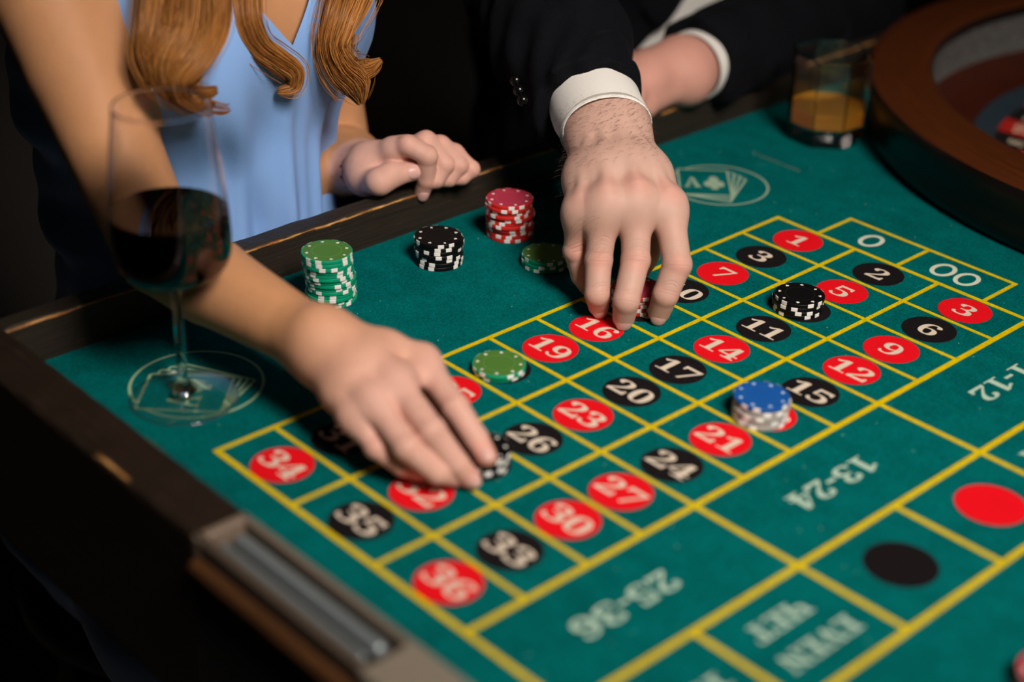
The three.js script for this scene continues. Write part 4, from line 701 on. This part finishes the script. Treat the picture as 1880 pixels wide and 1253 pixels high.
  // hairs on the wrist and the back of the hand
  {
    const R = rng(17), p = gH.attributes.position, n = gH.attributes.normal, HP = [], HI = [], ax = unit(sub(F[1][0], Wm)), sd = unit(sub(F[3][0], F[0][0]));
    let tries = 0;
    for (let k = 0; k < 800 && tries < 40000; tries++) {
      const i = Math.floor(R() * p.count), q = [p.getX(i), p.getY(i), p.getZ(i)], m = [n.getX(i), n.getY(i), n.getZ(i)];
      const s = dot(sub(q, Wm), ax) / len(sub(F[1][0], Wm)); if (m[1] < 0.1 || s < -0.3 || s > 0.8 || R() < (s - 0.1) * 1.1) continue;
      k++;
      const d = unit(add(add(mul(ax, 0.5), mul(sd, 0.75 * (R() + 0.1))), mul(m, 0.25 + 0.2 * R()))), L = 0.005 + 0.006 * R(), w = 0.00008 + 0.00005 * R(), side = unit(cross(d, m)), st = HP.length / 3;
      for (let j = 0; j <= 4; j++) { const u = j / 4, c = add(q, add(mul(d, L * u), mul(m, 0.0012 * Math.sin(u * 2.6) - 0.0012 * u * u))), ww = w * (1 - 0.7 * u); for (const [a, b] of [[1, 0], [-0.5, 0.87], [-0.5, -0.87]]) HP.push(...add(c, add(mul(side, a * ww), mul(m, b * ww)))); }
      for (let j = 0; j < 4; j++) for (let c = 0; c < 3; c++) { const a = st + 3 * j + c, b = st + 3 * j + (c + 1) % 3; HI.push(a, b, a + 3, b, b + 3, a + 3); }
    }
    const g = new THREE.BufferGeometry(); g.setAttribute('position', new THREE.Float32BufferAttribute(HP, 3)); g.setIndex(HI); g.computeVertexNormals();
    part('arm_hair', inO(g), std(new THREE.Color(0.07, 0.035, 0.02), 0.6), o).userData.kind = 'stuff';
  }
  // shirt: chest and cuffs
  const twill = noiseTexture(256, [[128, 1], [64, 0.5]], 81, grey, false); twill.repeat.set(30, 30);
  const white = phys(new THREE.Color(0.76, 0.74, 0.7), 0.8, { bumpMap: twill, bumpScale: 0.0002 });
  const ax = unit(sub(ELB, Wm)), cuffA = add(Wm, mul(ax, -0.004)), cuffB = add(Wm, mul(ax, 0.05));
  const uvXY = g => { const p = g.attributes.position, u = new Float32Array(p.count * 2); for (let i = 0; i < p.count; i++) { u[2 * i] = p.getX(i) * 0.8 + p.getZ(i); u[2 * i + 1] = p.getY(i) + p.getX(i) * 0.4; } g.setAttribute('uv', new THREE.BufferAttribute(u, 2)); return g; };
  part('shirt_cuff', inO(uvXY(shell(cuffA, cuffB, 0.0375, 0.039, 0.0016, 0.86, [0, 1, 0], 0.02))), white, o);
  part('cuff_seam', inO(shell(add(Wm, mul(ax, -0.001)), add(Wm, mul(ax, 0.0004)), 0.0379, 0.0379, 0.001, 0.86, [0, 1, 0], 0.02)), phys(0x9a968e, 0.8), o);
  const axL = unit(sub(ELl, mix(WL[0], WL[1], 0.5))), cl = add(mix(WL[0], WL[1], 0.5), mul(axL, 0.016));
  part('shirt_cuff', inO(uvXY(shell(cl, add(cl, mul(axL, 0.05)), 0.0365, 0.037, 0.0016, 0.95))), white, o);
  const chestF = blend([ell(off(0.9, 0, -0.005), [0.172, 0.26, 0.116], t)], 0.03);
  const gS = surface(chestF, [0.64, 0.78, -0.4], [1.04, 1.17, -0.26], 0.006); part('shirt', inO(uvXY(gS)), white, o);
  part('shirt_button', (() => { const g = new THREE.SphereGeometry(0.0055, 16, 10); g.scale(1, 1, 0.4); return g; })(), phys(0xd8d6d0, 0.3), o).position.set(...sub([0.8676, 0.8722, -0.3120], A));
  // jacket with an open front
  const cloth = noiseTexture(512, [[256, 1], [180, 0.7], [40, 0.3]], 85, v => { const g = 1 + 0.5 * v; return [11 * g, 12 * g, 17 * g]; }, true); cloth.repeat.set(9, 9);
  const suitMat = phys(0xffffff, 0.85, { map: cloth, bumpMap: twill, bumpScale: 0.0004, sheen: 0.12, sheenRoughness: 0.6, sheenColor: new THREE.Color(0.2, 0.22, 0.3), specularIntensity: 0.2, side: THREE.DoubleSide });
  const hemC = [0.4258, 0.9207, -0.0801], sleeve = blend([cap(hemC, mix(hemC, ELB, 0.5), 0.0465, 0.054), cap(mix(hemC, ELB, 0.5), ELB, 0.054, 0.062), cap(ELB, SH, 0.062, 0.074)], 0.03);
  const sAx = unit(sub(ELB, Wm)), hemCut = q => dot(sub(q, hemC), sAx);
  const hemL = add(cl, mul(axL, 0.012)), sleeveL = blend([cap(hemL, ELl, 0.046, 0.064), cap(ELl, SL, 0.064, 0.074)], 0.03), hemCutL = q => dot(sub(q, hemL), axL);
  const coat = blend([ell(off(0.9, 0, -0.01), [0.188, 0.3, 0.13], t), ell(off(1.1, 0, -0.02), [0.2, 0.09, 0.1], t), ell(off(0.66, 0, -0.01), [0.18, 0.14, 0.13], t)], 0.06);
  const fold = (x, y, z) => 0.0025 * Math.sin(90 * x + 40 * Math.sin(9 * z) + 25 * y) * Math.sin(60 * y + 30 * z) + 0.002 * Math.sin(140 * z + 60 * y);
  const coatF = (x, y, z) => { const s1 = Math.max(sleeve(x, y, z), -hemCut([x, y, z])), s2 = Math.max(sleeveL(x, y, z), -hemCutL([x, y, z])); return Math.min(smin(coat(x, y, z), s1, 0.03), smin(coat(x, y, z), s2, 0.03)) - fold(x, y, z); };
  // the opening between the lapels, leaning with the body
  const pL0 = [0.7737, 0.8502, -0.3050], pL1 = [0.8069, 0.8842, -0.3050], pR0 = [0.8370, 0.8451, -0.3050], pR1 = [0.8835, 0.8696, -0.3050];
  const xAt = (a, b, y) => a[0] + (b[0] - a[0]) * (y - a[1]) / (b[1] - a[1]);
    const gC = surface(coatF, [0.34, 0.5, -0.6], [1.16, 1.24, -0.04], 0.005, null, q => Math.min(0.008 - coat(...q), sleeveL(...q) - 0.004, q[2] + 0.37, q[1] - 0.81, q[0] - xAt(pL0, pL1, q[1]), xAt(pR0, pR1, q[1]) - q[0]));
  part('jacket', inO(uvXY(gC)), suitMat, o);
  for (const [px, py, pz] of [[0.3885, 0.9382, -0.1286], [0.3841, 0.9333, -0.1196], [0.3800, 0.9284, -0.1104]]) { const g = new THREE.SphereGeometry(0.0052, 20, 12); g.rotateX(Math.PI / 2); const m = part('sleeve_button', g, phys(0x060606, 0.2), o); m.position.set(px - A[0], py, pz - A[2]); m.rotation.set(-0.5, -0.7, 0); }
  // trousers and shoes
  const legs = blend([ell([0.835, 0.56, -0.43], [0.19, 0.12, 0.15], t), cap([0.74, 0.54, -0.42], [0.72, 0.56, 0.02], 0.095, 0.072), cap([0.93, 0.54, -0.42], [0.97, 0.56, 0.02], 0.095, 0.072), cap([0.72, 0.56, 0.02], [0.71, 0.12, 0.0], 0.07, 0.055), cap([0.97, 0.56, 0.02], [0.98, 0.12, 0.0], 0.07, 0.055)], 0.04);
  part('trousers', inO(uvXY(surface(legs, [0.56, 0.06, -0.66], [1.12, 0.72, 0.14], 0.01))), suitMat, o);
  for (const x of [0.71, 0.98]) { const f = cap([x, 0.055, -0.01], [x, 0.042, 0.17], 0.05, 0.042); part('shoe', inO(surface((a, b, c) => Math.max(f(a, b, c), 0.004 - b), [x - 0.08, -0.02, -0.09], [x + 0.08, 0.14, 0.26], 0.008)), phys(0x0b0a0a, 0.3), o); }
  part('hair', inO(surface((x, y, z) => Math.max(ell(off(1.425, 0, 0.06), [0.09, 0.115, 0.11], t)(x, y, z), -(y - 1.36) - 0.6 * (off(1, 0, 0.1)[2] - z)), [0.7, 1.28, -0.52], [0.98, 1.57, -0.22], 0.008)), phys(new THREE.Color(0.03, 0.018, 0.01), 0.5), o);
}
// stools the two players sit on
for (const [x, z, seat, label] of [[0.19, -0.36, 0.455, 'dark round bar stool under the woman in the blue dress'], [0.835, -0.45, 0.455, 'dark round bar stool under the man in the suit']]) {
  const s = thing('bar_stool', label, 'stool', [x, 0, z]), m = std(0x14100d, 0.6);
  part('seat', new THREE.LatheGeometry([[0.001, 0.395], [0.165, 0.395], [0.175, 0.405], [0.175, 0.425], [0.16, 0.44], [0.001, 0.445]].map(p => new THREE.Vector2(...p)), 48), m, s);
  for (let k = 0; k < 4; k++) { const a = k * Math.PI / 2 + 0.785, g = new THREE.TubeGeometry(new THREE.LineCurve3(new THREE.Vector3(0.12 * Math.cos(a), 0.396, 0.12 * Math.sin(a)), new THREE.Vector3(0.19 * Math.cos(a), 0.002, 0.19 * Math.sin(a))), 1, 0.014, 12); part('leg', g, m, s); }
  const r = new THREE.TorusGeometry(0.165, 0.009, 10, 48); r.rotateX(Math.PI / 2); part('foot_ring', r, m, s).position.y = 0.14;
}

renderer.render(scene, camera);
